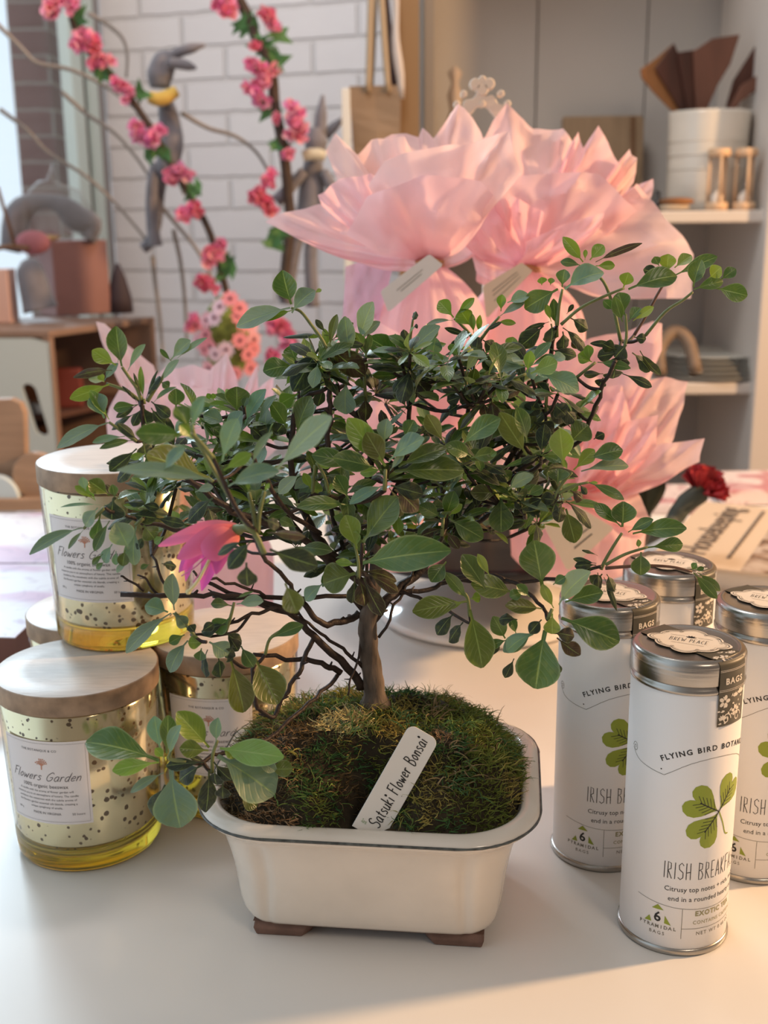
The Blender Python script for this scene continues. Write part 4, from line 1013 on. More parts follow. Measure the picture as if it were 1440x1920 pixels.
# inner foliage: small darker whorls that fill the crown
POLY = [(262, 800), (330, 770), (420, 745), (520, 745), (575, 690), (650, 650), (740, 655), (860, 660), (960, 680), (1040, 700), (1090, 760), (1095, 880), (1060, 960), (1010, 1040), (930, 1050), (860, 1010), (800, 1030), (730, 1060), (640, 1070), (560, 1060), (470, 1020), (380, 985), (290, 985), (240, 930), (255, 860)]
def inside(x, y):
    r = False; n = len(POLY)
    for i in range(n):
        a, b = POLY[i], POLY[i-1]
        if (a[1] > y) != (b[1] > y) and x < (b[0]-a[0])*(y-a[1])/(b[1]-a[1]) + a[0]: r = not r
    return r
cnt = 0; mb = MB(); tw = MB()
while cnt < 190:
    x, y = rl.uniform(230, 1110), rl.uniform(640, 1080)
    if not inside(x, y): continue
    if y > 1000 and rl.random() < .45: continue
    Y = rl.uniform(.585, .70); p = PY(x, y, Y); cnt += 1
    kind = rl.random()
    up = Vector((rl.uniform(-.5, .5), rl.uniform(-.5, .5), 1)).normalized()
    nl = rl.randint(6, 10)
    x_ = up.cross(Vector((.3, 1, .1))).normalized(); y_ = up.cross(x_)
    for k in range(nl):
        a = 2*pi*k/nl + rl.uniform(-.3, .3); el = rl.uniform(-.55, .9)
        d = (x_*cos(a) + y_*sin(a))*cos(el) + up*sin(el)
        L = rl.uniform(.012, .024)
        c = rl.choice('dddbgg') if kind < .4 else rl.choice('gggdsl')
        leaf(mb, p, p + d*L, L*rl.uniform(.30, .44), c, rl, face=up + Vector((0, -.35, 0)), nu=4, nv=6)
    b = min(limb_pts, key=lambda q: (q - p).length + (.02 if q.z > p.z + .005 else 0))
    P = smooth_path([b, b.lerp(p, .5) + Vector((0, 0, -.1*(b-p).length)), p], 3); tw.tube(P, [.0010]*len(P), 5, cap=False)
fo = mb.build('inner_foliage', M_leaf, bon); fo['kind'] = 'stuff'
ft = tw.build('inner_twigs', M_twig, bon); ft['kind'] = 'stuff'

# ---- the pink flower
M_petal = attr_mat('azalea_petal', rough=0.5, transl=0.35, tcol=(1.1, .9, .9), vein=False, spec=0.3, sheen=0.3, bump=0.1)
YF = .497
fl = MB()
def petal(mb, b, m, t, wb, wm, wt, cb, ct, dy=0.0, twist=0.0):
    """three stations from base to tip, given in photo pixels at the flower's own distance"""
    pts = smooth_path([PY(*b, YF), PY(*m, YF + dy*.6), PY(*t, YF + dy)], 5); n = len(pts); rows = []; ids = []
    s = wpx(pts[0])
    for i, p in enumerate(pts):
        v = i/(n-1); w = (wb*(1-v)**2 + 2*wm*v*(1-v)*1.15 + wt*v*v)*s/2*(1 if v < .96 else .35)
        d = (pts[min(i+1, n-1)] - pts[max(i-1, 0)]).normalized(); tc_ = (EYE - p).normalized()
        S = d.cross(tc_).normalized(); S = (S*cos(twist*v) + tc_*sin(twist*v)); NN = S.cross(d).normalized()
        mb.c = tuple(a*(1-v**.8) + c_*v**.8 for a, c_ in zip(cb, ct))
        ids.append([mb.vert(p + S*w*u + NN*w*.55*(1-u*u)*(1-v*.5)) for u in (-1, -.6, -.2, .2, .6, 1)])
    for a, b_ in zip(ids[:-1], ids[1:]):
        for i in range(5): mb.face(a[i], a[i+1], b_[i+1], b_[i])
CB = (.82, .24, .20); CT = (.78, .20, .46); CD = (.58, .12, .36)
petal(fl, (446, 992), (385, 992), (297, 1024), 20, 40, 10, CB, (.80, .22, .46), dy=.004)
petal(fl, (444, 996), (395, 1008), (333, 1048), 24, 56, 16, (.82, .20, .13), CT, dy=-.006)
petal(fl, (444, 1000), (415, 1015), (385, 1045), 28, 60, 40, (.85, .25, .16), (.78, .20, .45), dy=-.009)
petal(fl, (425, 1012), (402, 1035), (378, 1108), 24, 56, 6, CD, (.70, .13, .55), dy=.004)
petal(fl, (430, 1015), (412, 1040), (405, 1077), 26, 48, 6, CD, (.72, .15, .52), dy=-.004)
petal(fl, (410, 1018), (372, 1030), (336, 1072), 24, 46, 8, CD, (.70, .14, .50), dy=.008)
petal(fl, (400, 1015), (365, 1025), (348, 1090), 20, 34, 4, CD, (.68, .14, .50), dy=.010)
petal(fl, (405, 1003), (385, 990), (370, 978), 24, 36, 4, (.80, .2, .18), (.85, .30, .32), dy=.010)
flw = fl.build('flower', M_petal, bon, subsurf=1); flw['label'] = 'drooping pink azalea bloom'
mb = MB(); P = smooth_path([PY(420, 1010, YF), PY(395, 1045, YF-.004), PY(372, 1088, YF-.006), PY(353, 1110, YF-.006)], 4); mb.tube(P, [.0007]*(len(P)-1) + [.0012], 6); mb.ball(P[-1], .0013, 8)
mb.build('pistil', mat('pale_yellow_pistil', (.66, .60, .30), .5), flw)
mb = MB(); 
for k, (x, y) in enumerate(((362, 1092), (384, 1078), (340, 1080))):
    mb.tube(smooth_path([PY(412, 1015, YF+.001), PY((x+400)/2, (y+1040)/2, YF), PY(x, y, YF+.002)], 3), .0003, 4)
mb.build('stamens', mat('pink_stamen', (.60, .16, .34), .5), flw)
mb = MB(); mb.tube(smooth_path([PY(480, 1000, .49), PY(462, 990, .493), PY(444, 994, YF)], 3), [.0010, .0011, .0013, .0015, .0018, .0022, .0030][:7], 8); mb.build('calyx', M_green_stem, flw)

# ---- plant tag standing in the moss
tgA, tgB = PY(662, 1552, .5300), PY(724, 1557, .5300); tgC = PY(828, 1384, .548); tgD = PY(764, 1361, .548)
ux = ((tgB - tgA) + (tgC - tgD)).normalized(); vy = ((tgD - tgA) + (tgC - tgB)).normalized(); ux = (ux - vy*ux.dot(vy)).normalized(); nn = ux.cross(vy)
wT = ((tgB-tgA).length + (tgC-tgD).length)/2*.97; hT = ((tgD-tgA).length + (tgC-tgB).length)/2; mid = (tgA + tgB + tgC + tgD)/4
def tmap(lift): return lambda u, v: mid + ux*u + vy*v + nn*lift
rr_ = .0042; poly = [(-wT/2, -hT/2-.003), (wT/2, -hT/2-.003)]
for cx, cy, t0 in ((wT/2-rr_, hT/2-rr_, 0), (-wT/2+rr_, hT/2-rr_, 90)):
    for i in range(7): a = radians(t0 + 15*i); poly.append((cx + rr_*cos(a), cy + rr_*sin(a)))
mb = MB(); f1, f0 = tmap(.0005), tmap(-.0005); mb.prism(poly, lambda p: f1(*p), lambda p: f0(*p))
tagp = mb.build('plant_tag', mat('white_plastic_tag', (.72, .70, .66), .35), flat=True, bevel=.0002)
tag(tagp, 'white plastic plant tag with black handwriting, standing slanted in the moss', 'plant tag')
k = MB(); g = tmap(.0007)
rmap = lambda a, b: g(-b, a)       # writing runs up the tag
hand_text(k, rmap, 'Satsuki Flower Bonsai', -.0002, -.0040, .0068, .00055, xs=.64, gap=.14, slant=.08)
k.build('lettering', M_ink, tagp, flat=True)
k = MB(); hand_text(k, lambda a, b: g(a, b), 'ios', -wT/2+.0045, -hT/2+.0012, .0022, .0002, xs=1, gap=.1); k.build('small_print', mat('ink_green', (.12, .28, .08), .6), tagp, flat=True)

# ================================================================== GIFT BUNDLES AND THE TIERED STAND
def tissue_mat():
    m = bpy.data.materials.new('pink_tissue_paper'); m.use_nodes = True; n = m.node_tree; b = n.nodes['Principled BSDF']; out = n.nodes['Material Output']
    t = n.nodes.new('ShaderNodeTexCoord'); nz = n.nodes.new('ShaderNodeTexNoise'); nz.inputs['Scale'].default_value = 22; nz.inputs['Detail'].default_value = 3
    n.links.new(t.outputs['Object'], nz.inputs['Vector'])
    at = node(n, 'ShaderNodeVertexColor', layer_name='Col')
    n.links.new(at.outputs[0], b.inputs['Base Color']); b.inputs['Roughness'].default_value = .5; b.inputs['Specular IOR Level'].default_value = .4; b.inputs['Sheen Weight'].default_value = .2
    bp = n.nodes.new('ShaderNodeBump'); bp.inputs['Strength'].default_value = .5; bp.inputs['Distance'].default_value = .004
    n.links.new(nz.outputs[0], bp.inputs['Height']); n.links.new(bp.outputs[0], b.inputs['Normal'])
    tr = n.nodes.new('ShaderNodeBsdfTranslucent'); mx = n.nodes.new('ShaderNodeMixShader'); mx.inputs[0].default_value = .50
    n.links.new(mixc(n, .30, at.outputs[0], (.92, .45, .47)), tr.inputs[0]); n.links.new(b.outputs[0], mx.inputs[1]); n.links.new(tr.outputs[0], mx.inputs[2])
    ts = n.nodes.new('ShaderNodeBsdfTransparent'); ts.inputs[0].default_value = (1, .9, .9, 1); m2 = n.nodes.new('ShaderNodeMixShader'); m2.inputs[0].default_value = .14
    n.links.new(mx.outputs[0], m2.inputs[1]); n.links.new(ts.outputs[0], m2.inputs[2]); n.links.new(m2.outputs[0], out.inputs[0])
    return m
M_tissue = tissue_mat(); TP = (.94, .72, .75)
M_twine = mat('gold_twine', (.55, .36, .16), .4, metal=.3)
M_tagp = mat('gift_tag_card', (.78, .74, .72), .5)
M_kraft_tag = mat('cream_gift_tag', (.74, .60, .46), .55)
def sheet(name, parent, neck, rim, Y0, seed, bulge=.02, nw=.010):
    """one corner of a tissue square: fans out from the tied neck to its own rim line"""
    rs = random.Random(seed); mb = MB(); mb.c = tuple(a*rs.uniform(.94, 1.04) for a in TP)
    R = []
    for (x, y, d) in rim: R.append(PY(x, y, Y0 + d))
    # densify rim
    N = 40; seg = [(b-a).length for a, b in zip(R[:-1], R[1:])]; tot = sum(seg)
    rp = []
    for i in range(N+1):
        s = tot*i/N; k = 0
        while k < len(seg)-1 and s > seg[k]: s -= seg[k]; k += 1
        rp.append(R[k].lerp(R[k+1], min(1, s/seg[k])))
    # keep true corners
    acc = 0
    for k in range(len(seg)-1):
        acc += seg[k]; rp[round(acc/tot*N)] = R[k+1]
    axis = (rp[-1] - rp[0]); axis = axis.normalized() if axis.length > 1e-6 else Vector((1, 0, 0))
    rows = []; M_ = 22; tocam = (EYE - neck).normalized()
    f1, f2 = rs.uniform(5, 9), rs.uniform(11, 17); p1, p2 = rs.uniform(0, 6), rs.uniform(0, 6)
    cen = sum((r for r in rp), Vector())/len(rp); out = (cen - neck).normalized()
    for j in range(M_+1):
        v = j/M_; row = []
        for i, r in enumerate(rp):
            u = i/N; b = neck + axis*(nw*(u-.5)*2)
            p = b.lerp(r, v)
            nrm = (tocam + out*.2).normalized()
            pl = (sin(u*f1*2 + p1)*.55 + sin(u*f2*2 + p2)*.30)*.016*(v*(1.15-v))*2.0
            p = p + nrm*(pl + bulge*sin(pi*v)*(1 if v < 1 else 0)) + Vector((0, 0, -.35*bulge*sin(pi*v)))
            p += Vector((noise.noise(p*30 + Vector((seed, 0, 0))), noise.noise(p*30 + Vector((0, seed, 0))), noise.noise(p*30 + Vector((0, 0, seed)))))*.006*v*(1-v)*2
            rg = 1 - abs(noise.noise(p*17 + Vector((seed*1.7, 2, 0))))*2.2; rg2 = 1 - abs(noise.noise(p*38 + Vector((0, seed, 5))))*2.2
            p += nrm*(.012*rg + .004*rg2)*min(1, v*1.6)*(1 if 0 < i < N else .6)
            row.append(p)
        rows.append(row)
    mb.grid(rows); return mb.build(name, M_tissue, parent, flat=False, autosmooth=42)
def bundle(npx, Y, sheets, label, bz, br, seed, lumps=9):
    neck = PY(npx[0], npx[1], Y)
    t = thing('gift_bundle', (neck.x, neck.y, bz), label, 'gift bundle', 'pink tissue gift bundles')
    for i, (dy, pts) in enumerate(sheets):
        rim = [(p[0], p[1], (p[2] if len(p) > 2 else 0) + dy) for p in pts]
        sheet('tissue_corner', t, neck, rim, Y, seed*13 + i)
    H = neck.z - bz; mb = MB(); mb.c = tuple(TP)
    prof = []
    for k in range(25):
        v = k/24; r = br*(.86 + .14*min(1, v/.12))*(1 - max(0, (v-.55)/.45)**2.2*.90)
        prof.append((max(r, .006), v*H))
    pl = lambda u, z: (.05*sin(u*2*pi*lumps + seed) + .035*sin(u*2*pi*(lumps*2+3) + z*30))*(.3 + (z/H)**2*1.5)
    mb.lathe(prof, (neck.x, neck.y, bz), 72, capb=True, pleat=pl)
    body = mb.build('wrapped_body', M_tissue, t)
    mb = MB(); P = [neck + Vector((.0125*cos(a), .0125*sin(a), .0015*sin(3*a))) for a in [2*pi*i/24 for i in range(25)]]
    mb.tube(P, .0014, 5, cap=False); mb.tube([p + Vector((0, 0, -.003)) for p in P], .0012, 5, cap=False); mb.build('twine', M_twine, t)
    return t, neck
def gift_tag(parent, pts, Y, m, lines, dy=(0, 0, 0, 0)):
    P = [PY(x, y, Y + d) for (x, y), d in zip(pts, dy)]
    nn_ = (P[1]-P[0]).cross(P[3]-P[0]).normalized(); mb = MB()
    U = lambda a, b: P[0]*(1-a)*(1-b) + P[1]*a*(1-b) + P[2]*a*b + P[3]*(1-a)*b
    if nn_.dot(EYE - P[0]) < 0: nn_ = -nn_
    poly = [(.04, 0), (.96, 0), (1, .06), (1, .94), (.96, 1), (.04, 1), (0, .94), (0, .06)]
    mb.prism(poly, lambda p: U(*p) + nn_*.0003, lambda p: U(*p) - nn_*.0003)
    o = mb.build('gift_tag', m, parent, flat=True); k = MB()
    for (y, a, b) in lines:
        ribbon(k, lambda u, v: U(u, v) + nn_*.0006, [(a + (b-a)*i/40, y + .012*sin(i*2.1)) for i in range(41)], .02, smooth=False)
    k.build('faint_print', M_greyink, o, flat=True)
    return o
t, nk = bundle((805, 487), .975, [
    (.050, [(700, 275), (735, 258), (762, 262), (785, 268), (792, 250), (812, 268), (858, 204), (885, 232), (905, 262)]),
    (.025, [(636, 350), (612, 285), (630, 252), (670, 290), (700, 268), (762, 264), (790, 320)]),
    (-.01, [(640, 470), (585, 458), (500, 417), (560, 395), (602, 383), (650, 400)]),
    (-.03, [(602, 384), (596, 366), (640, 342), (700, 330), (740, 360)]),
    (-.05, [(690, 350), (720, 310), (850, 268), (905, 262), (950, 255, -.01), (978, 325, -.02), (925, 372)]),
    (-.07, [(650, 440), (690, 370), (790, 330), (900, 345), (930, 372), (905, 420)]),
    (.03, [(905, 260), (940, 300), (960, 350), (930, 440)])],
    'pink tissue gift bundle on the upper tier at left, white tag leaning left', .205, .047, 3)
gift_tag(t, [(713, 546), (805, 476), (831, 497), (728, 586)], .920, M_tagp, [(.45, .25, .75), (.6, .3, .7)], (0, 0, 0, 0))
mb = MB(); mb.c = (.74, .50, .66); P = [PY(648, 500, .985), PY(745, 470, .97), PY(700, 640, .955), PY(640, 640, .97)]
mb.grid([[P[0].lerp(P[1], u/6) .lerp(P[3].lerp(P[2], u/6), v/6) + Vector((0, .006*sin(u*1.3+v), 0)) for u in range(7)] for v in range(7)]); mb.build('tissue_corner', M_tissue, t)
t, nk = bundle((985, 500), 1.02, [
    (.050, [(905, 262), (925, 230), (950, 204), (1000, 248), (1055, 248), (1085, 300)]),
    (.030, [(1040, 335), (1068, 275), (1083, 250), (1090, 285), (1118, 243), (1150, 300), (1170, 335)]),
    (.020, [(1140, 345), (1152, 312), (1176, 284), (1190, 300), (1186, 345)]),
    (.010, [(1150, 410), (1185, 350), (1228, 333), (1222, 368), (1200, 400)]),
    (.000, [(1100, 430), (1190, 345), (1240, 410), (1272, 442), (1296, 478), (1288, 560), (1200, 560)]),
    (-.03, [(890, 400), (950, 335), (1040, 325), (1120, 330), (1195, 395)]),
    (-.06, [(985, 455), (1050, 425), (1132, 400), (1126, 424), (1085, 455)]),
    (-.05, [(860, 450), (900, 390), (960, 370), (1020, 400)]),
    (-.02, [(865, 470), (880, 430), (900, 530)])],
    'pink tissue gift bundle on the upper tier at right, reaching over the shelf edge', .205, .052, 8)
gift_tag(t, [(905, 536), (978, 492), (999, 508), (912, 598)], .945, M_kraft_tag, [(.35, .2, .8), (.5, .2, .8), (.7, .2, .8)])
t, nk = bundle((1085, 935), .945, [
    (.012, [(960, 700), (1010, 640), (1090, 650), (1180, 625), (1222, 608), (1240, 612), (1238, 665), (1215, 705)]),
    (.004, [(1190, 720), (1240, 715), (1286, 720), (1272, 775), (1255, 835)]),
    (-.02, [(1150, 880), (1225, 838), (1312, 826), (1311, 866), (1235, 900), (1180, 900)]),
    (-.01, [(1000, 780), (1060, 735), (1165, 730), (1175, 790)]),
    (-.03, [(1085, 850), (1130, 760), (1165, 735), (1190, 830), (1170, 870)]),
    (-.05, [(1090, 860), (1175, 790), (1232, 780), (1228, 840), (1190, 880)]),
    (-.03, [(1150, 900), (1185, 905), (1222, 985), (1200, 1010)])],
    'pink tissue gift bundle low on the right, its paper corners reaching the red carnation', .093, .055, 5)
gift_tag(t, [(1014, 975), (1085, 950), (1152, 990), (1064, 1072)], .885, M_kraft_tag, [(.45, .3, .8), (.6, .3, .8), (.75, .3, .7)])
bundle((372, 930), .98, [
    (.02, [(215, 700), (196, 650), (186, 614), (202, 618), (250, 660), (290, 690), (300, 730)]),
    (.04, [(280, 720), (310, 692), (360, 690), (394, 698), (425, 660), (446, 725)]),
    (.00, [(440, 745), (455, 735), (479, 690), (480, 735), (508, 716), (512, 775)]),
    (-.03, [(205, 850), (200, 790), (225, 735), (290, 720), (390, 735), (480, 760), (520, 840)])],
    'pink tissue gift bundle low on the left, behind the bonsai leaves and candles', 0.0, .062, 11)
bundle((745, 950), .965, [
    (-.050, [(520, 820), (560, 720), (620, 640), (700, 600), (770, 650)]), (-.055, [(740, 640), (820, 610), (900, 650), (980, 700), (985, 790)]),
    (-.065, [(540, 900), (560, 800), (660, 740), (780, 740), (860, 820)]), (-.070, [(800, 860), (900, 760), (960, 850), (900, 930)])],
    'pink tissue gift bundle in the middle, seen only in gaps of the bonsai crown', .093, .042, 17)

# ---- tiered stand
M_standw = mat('white_gloss_ceramic', (.80, .77, .74), .12, coat=.5)
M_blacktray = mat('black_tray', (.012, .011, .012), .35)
M_orn = mat('cream_painted_ornament', (.80, .68, .55), .45, bump=.1, bscale=80)
SX, SY = .100, 1.085
st = thing('tiered_stand', (SX, SY, 0), 'tiered serving stand with glossy white foot, black tray and ornate cream handle', 'serving stand')
mb = MB(); mb.lathe([(.0001, .001), (.102, .001), (.107, .003), (.108, .006), (.104, .010), (.080, .020), (.045, .034), (.022, .050), (.014, .066), (.013, .080)], (SX, SY, 0), 72); mb.build('foot', M_standw, st)
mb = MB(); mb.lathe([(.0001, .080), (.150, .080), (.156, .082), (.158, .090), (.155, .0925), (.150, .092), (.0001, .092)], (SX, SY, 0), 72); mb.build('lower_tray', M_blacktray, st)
mb = MB(); mb.lathe([(.0001, .190), (.112, .190), (.120, .194), (.124, .204), (.121, .206), (.115, .203), (.0001, .2035)], (SX, SY, 0), 72); mb.build('upper_tray', M_standw, st)
mb = MB(); mb.tube([(SX, SY, .07), (SX, SY, .45)], .006, 14); mb.build('pole', M_orn, st)
mb = MB(); hc = PY(903, 207, SY); S_ = wpx(hc)
def om(x, y, d): return Vector((hc.x + (x-903)*S_, SY + d, hc.z - (y-200)*S_*1.0))
def plate(mb, outer, inner, th=.005):
    n = len(outer); o1 = [mb.vert(om(x, y, -th)) for x, y in outer]; i1 = [mb.vert(om(x, y, -th)) for x, y in inner]
    o2 = [mb.vert(om(x, y, th)) for x, y in outer]; i2 = [mb.vert(om(x, y, th)) for x, y in inner]
    for k in range(n-1):
        mb.face(o1[k], o1[k+1], i1[k+1], i1[k]); mb.face(o2[k+1], o2[k], i2[k], i2[k+1]); mb.face(o1[k+1], o1[k], o2[k], o2[k+1]); mb.face(i1[k], i1[k+1], i2[k+1], i2[k])
outer, inner = [], []
for i in range(61):
    a = radians(215 - 250*i/60); sc_ = 1 + .055*cos(a*11)
    outer.append((903 + 44*sc_*cos(a), 222 - 48*sc_*sin(a)))
    ri = 22 + 3*abs(cos(a*2)); inner.append((903 + ri*cos(a), 222 - ri*1.15*sin(a)))
plate(mb, outer, inner)
def knob(x, y, r): 
    P = [(x + r*cos(2*pi*k/16), y + r*sin(2*pi*k/16)) for k in range(16)]
    mb.prism(P, lambda p: om(p[0], p[1], -.006), lambda p: om(p[0], p[1], .006))
for x, y, r in ((891, 157, 10), (915, 157, 10), (903, 150, 7), (903, 166, 11), (871, 173, 6), (936, 173, 6), (859, 190, 6), (948, 190, 6), (903, 190, 6), (852, 208, 5), (954, 208, 5)): knob(x, y, r)
for sx in (-1, 1):
    P = [om(903 + sx*40, 240, 0), om(903 + sx*34, 265, 0), om(903 + sx*14, 290, 0), om(903, 320, 0)]; mb.tube(smooth_path(P, 4), .0055, 8)
mb.build('ornate_handle', M_orn, st, flat=True, bevel=.001)

# ================================================================== RIGHT SIDE OF THE TABLE
M_bookc = mat('book_cover_buff', (.62, .50, .38), .5, var=.03, vscale=6)
M_bookimg = bpy.data.materials.new('book_cover_picture'); M_bookimg.use_nodes = True; n = M_bookimg.node_tree; b = n.nodes['Principled BSDF']
t_ = n.nodes.new('ShaderNodeTexCoord'); nz = n.nodes.new('ShaderNodeTexNoise'); nz.inputs['Scale'].default_value = 22; nz.inputs['Detail'].default_value = 4; n.links.new(t_.outputs['Object'], nz.inputs['Vector'])
r_ = n.nodes.new('ShaderNodeValToRGB'); r_.color_ramp.elements[0].position = .38; r_.color_ramp.elements[0].color = (.03, .022, .02, 1); r_.color_ramp.elements[1].position = .60; r_.color_ramp.elements[1].color = (.50, .42, .36, 1); k_ = r_.color_ramp.elements.new(.48); k_.color = (.24, .15, .10, 1)
n.links.new(nz.outputs[0], r_.inputs[0]); n.links.new(r_.outputs[0], b.inputs['Base Color']); b.inputs['Roughness'].default_value = .4
zb = .026
A_ = PZ(1222, 1040, zb); B_ = PZ(1316, 945, zb); C_ = PZ(1352, 1085, zb)
e1 = (B_ - A_).normalized(); e2 = Vector((e1.y, -e1.x, 0)); 
def bm(lift): return lambda u, v: A_ + e1*u + e2*v + Vector((0, 0, lift))
bk = thing('book', (A_.x, A_.y, 0), 'buff hardback book titled Housekeeping lying flat behind the tea tins', 'book')
BL, BW = .285, .21
mb = MB(); c_ = bm(-.002)(BL/2-.02, BW/2); ang = atan2(e1.y, e1.x); mb.box((c_.x, c_.y, zb-.0015), (BL, BW, .003), rot=ang); mb.build('front_cover', M_bookc, bk, flat=True)
mb = MB(); mb.box((c_.x, c_.y, (zb-.003)/2 + .001), (BL-.008, BW-.008, zb-.007), rot=ang); mb.build('pages', mat('book_pages', (.72, .66, .58), .8), bk, flat=True)
mb = MB(); mb.box((c_.x, c_.y, .0015), (BL, BW, .003), rot=ang); mb.build('back_cover', M_bookc, bk, flat=True)
g = bm(.0004); mb = MB(); mb.f.append(tuple(mb.vert(g(u, v)) for u, v in ((-.018, .098), (BL-.022, .098), (BL-.022, BW-.002), (-.018, BW-.002)))); mb.build('cover_picture', M_bookimg, bk, flat=True)
k = MB(); g = bm(.0008); add_text(k, lambda u, v: g(u, -v), 'Housekeeping', .022, -.052, .042, align='LEFT', xscale=.92, bold=.0006)
add_text(k, lambda u, v: g(u, -v), 'a  b o o k  o f  p r e s s e d  s t e m s' if 0 else '', 0, 0, .01) if 0 else None
ribbon(k, lambda u, v: g(u, v), [(.02 + .006*i, .078 + .0006*sin(i*2.2)) for i in range(38)], .004, smooth=False)
k.build('lettering', mat('ink_brown_grey', (.14, .11, .09), .6), bk, flat=True)
k = MB()
for q in range(7): ribbon(k, lambda u, v: bm(.0012)(u, v), [(.0 + .03*q, .195), (.03 + .03*q, .150), (.035 + .032*q, .105)], .003)
k.build('stem_print', mat('ink_rust', (.22, .10, .04), .6), bk, flat=True)
# floral papers
def floral_mat(name, base, c2, sc):
    m = bpy.data.materials.new(name); m.use_nodes = True; n = m.node_tree; b = n.nodes['Principled BSDF']
    t = n.nodes.new('ShaderNodeTexCoord'); nz = n.nodes.new('ShaderNodeTexNoise'); nz.inputs['Scale'].default_value = sc; nz.inputs['Detail'].default_value = 2; nz.inputs['Distortion'].default_value = .8
    vo = n.nodes.new('ShaderNodeTexNoise'); vo.inputs['Scale'].default_value = sc*2.6; vo.inputs['Distortion'].default_value = 2.5
    n.links.new(t.outputs['Object'], nz.inputs['Vector']); n.links.new(t.outputs['Object'], vo.inputs['Vector'])
    f = mth(n, 'MULTIPLY', mth(n, 'SUBTRACT', nz.outputs[0], .47), 8, clamp=True); f2 = mth(n, 'MULTIPLY', mth(n, 'SUBTRACT', vo.outputs[0], .56), 9, clamp=True)
    n.links.new(mixc(n, mth(n, 'MULTIPLY', f2, .55), mixc(n, mth(n, 'MULTIPLY', f, .85), base, c2), (c2[0]*.55, c2[1]*.6, c2[2]*.75)), b.inputs['Base Color'])
    b.inputs['Roughness'].default_value = .35; return m
M_fl1 = floral_mat('floral_print_paper', (.68, .70, .76), (.50, .28, .46), 11)
M_fl2 = floral_mat('floral_print_runner', (.76, .66, .66), (.50, .16, .20), 16)
mb = MB()
for i, (cx, cy, w_, d_, r_a) in enumerate(((.63, 1.565, .34, .12, .03),)): mb.box((cx, cy, .012), (w_, d_, .022), rot=r_a)
tag(mb.build('gift_box', M_fl2, flat=True, bevel=.002), 'flat pink floral gift box at the right rear table edge, behind the book', 'gift box')
mb = MB(); mb.box((.335, 1.53, .006), (.22, .13, .010), rot=-.08); tag(mb.build('floral_card', M_fl2, flat=True), 'pale pink floral card lying behind the red carnation stem', 'card')
# carnation
M_red = mat('carnation_red_petals', (.33, .022, .030), .7, var=.5, vscale=70)
cn = thing('artificial_carnation', tuple(PZ(1240, 985, 0)), 'dark red artificial carnation with grey-green stem lying beside the right bundle', 'artificial flower')
hcn = PY(1322, 912, 1.18); mb = MB(); rc = random.Random(4)
dirc = (PY(1330, 880, 1.17) - PY(1275, 960, 1.16)).normalized()
for k in range(46):
    a = rc.uniform(0, 2*pi); el = rc.uniform(0, 1.25)
    x_ = dirc.cross(Vector((0, 1, .2))).normalized(); y_ = dirc.cross(x_)
    d = (dirc*cos(el) + (x_*cos(a) + y_*sin(a))*sin(el)).normalized(); L = rc.uniform(.022, .032)
    S = d.cross(Vector((rc.uniform(-1, 1), rc.uniform(-1, 1), rc.uniform(-1, 1)))).normalized(); NN = d.cross(S); rows = []
    b0 = hcn - dirc*.010
    for v in range(4):
        rows.append([b0 + d*L*v/3 + S*(u/3-1)*L*.42*(v/3)**.7 + NN*.0025*sin(u*2.3)*(v/3) for u in range(7)])
    mb.grid(rows)
mb.build('petals', M_red, cn)
mb = MB(); mb.tube(smooth_path([hcn - dirc*.008, PY(1285, 945, 1.17), PY(1262, 975, 1.16), PY(1235, 1000, 1.15), PZ(1180, 1030, .006)], 4), [.011]*5 + [.010]*3 + [.008]*4 + [.006]*5, 10); mb.build('stem', mat('grey_green_stem', (.045, .055, .045), .7), cn)
M_dleaf = mat('dark_artificial_leaf', (.035, .045, .025), .55, var=.6, vscale=30)
mb = MB(); mb.c = None
for (a, b_, c_, w_) in (((1205, 960), (1190, 910), (1165, 885), 20), ((1215, 965), (1225, 920), (1235, 895), 22), ((1210, 1000), (1200, 950), (1175, 900), 18)):
    P = smooth_path([PY(*a, 1.19), PY(*b_, 1.19), PY(*c_, 1.19)], 5); rows = []
    for i, p in enumerate(P):
        w = w_*wpx(p)*sin(pi*(i+.6)/(len(P)+.3)); rows.append([p + Vector((-w, 0, 0)), p + Vector((0, -.004, 0)), p + Vector((w, 0, 0))])
    mb.grid(rows)
mb.build('leaves', M_dleaf, cn, solid=.0006)

# ================================================================== LEFT SIDE OF THE TABLE
bxz = .05
gb = thing('wooden_box', (-.42, 1.08, 0), 'low reddish-brown box under the floral papers behind the candle jars', 'box')
mb = MB(); mb.box((-.42, 1.125, bxz/2), (.27, .38, bxz)); mb.build('box_body', mat('reddish_brown_box', (.24, .115, .095), .5, var=.2, vscale=4, stretch=(6, 1, 1)), gb, flat=True, bevel=.002)
for i, (pts, lb) in enumerate(((((0, 1056), (-160, 1056), (-120, 965), (92, 962), (150, 1056)), 'far floral paper sheet with a pink bloom lying on the brown box'), (((-160, 1058), (130, 1058), (118, 1110), (28, 1196), (-160, 1190)), 'near floral paper sheet overhanging the front of the brown box'))):
    z = bxz + .0012 + .0012*i; mb = MB(); mb.prism([tuple(PZ(x, y, z)[:2]) for x, y in pts], lambda p: Vector((p[0], p[1], z+.0004)), lambda p: Vector((p[0], p[1], z-.0004)))
    tag(mb.build('floral_paper', M_fl1, flat=True), lb, 'paper sheet', 'floral paper sheets')
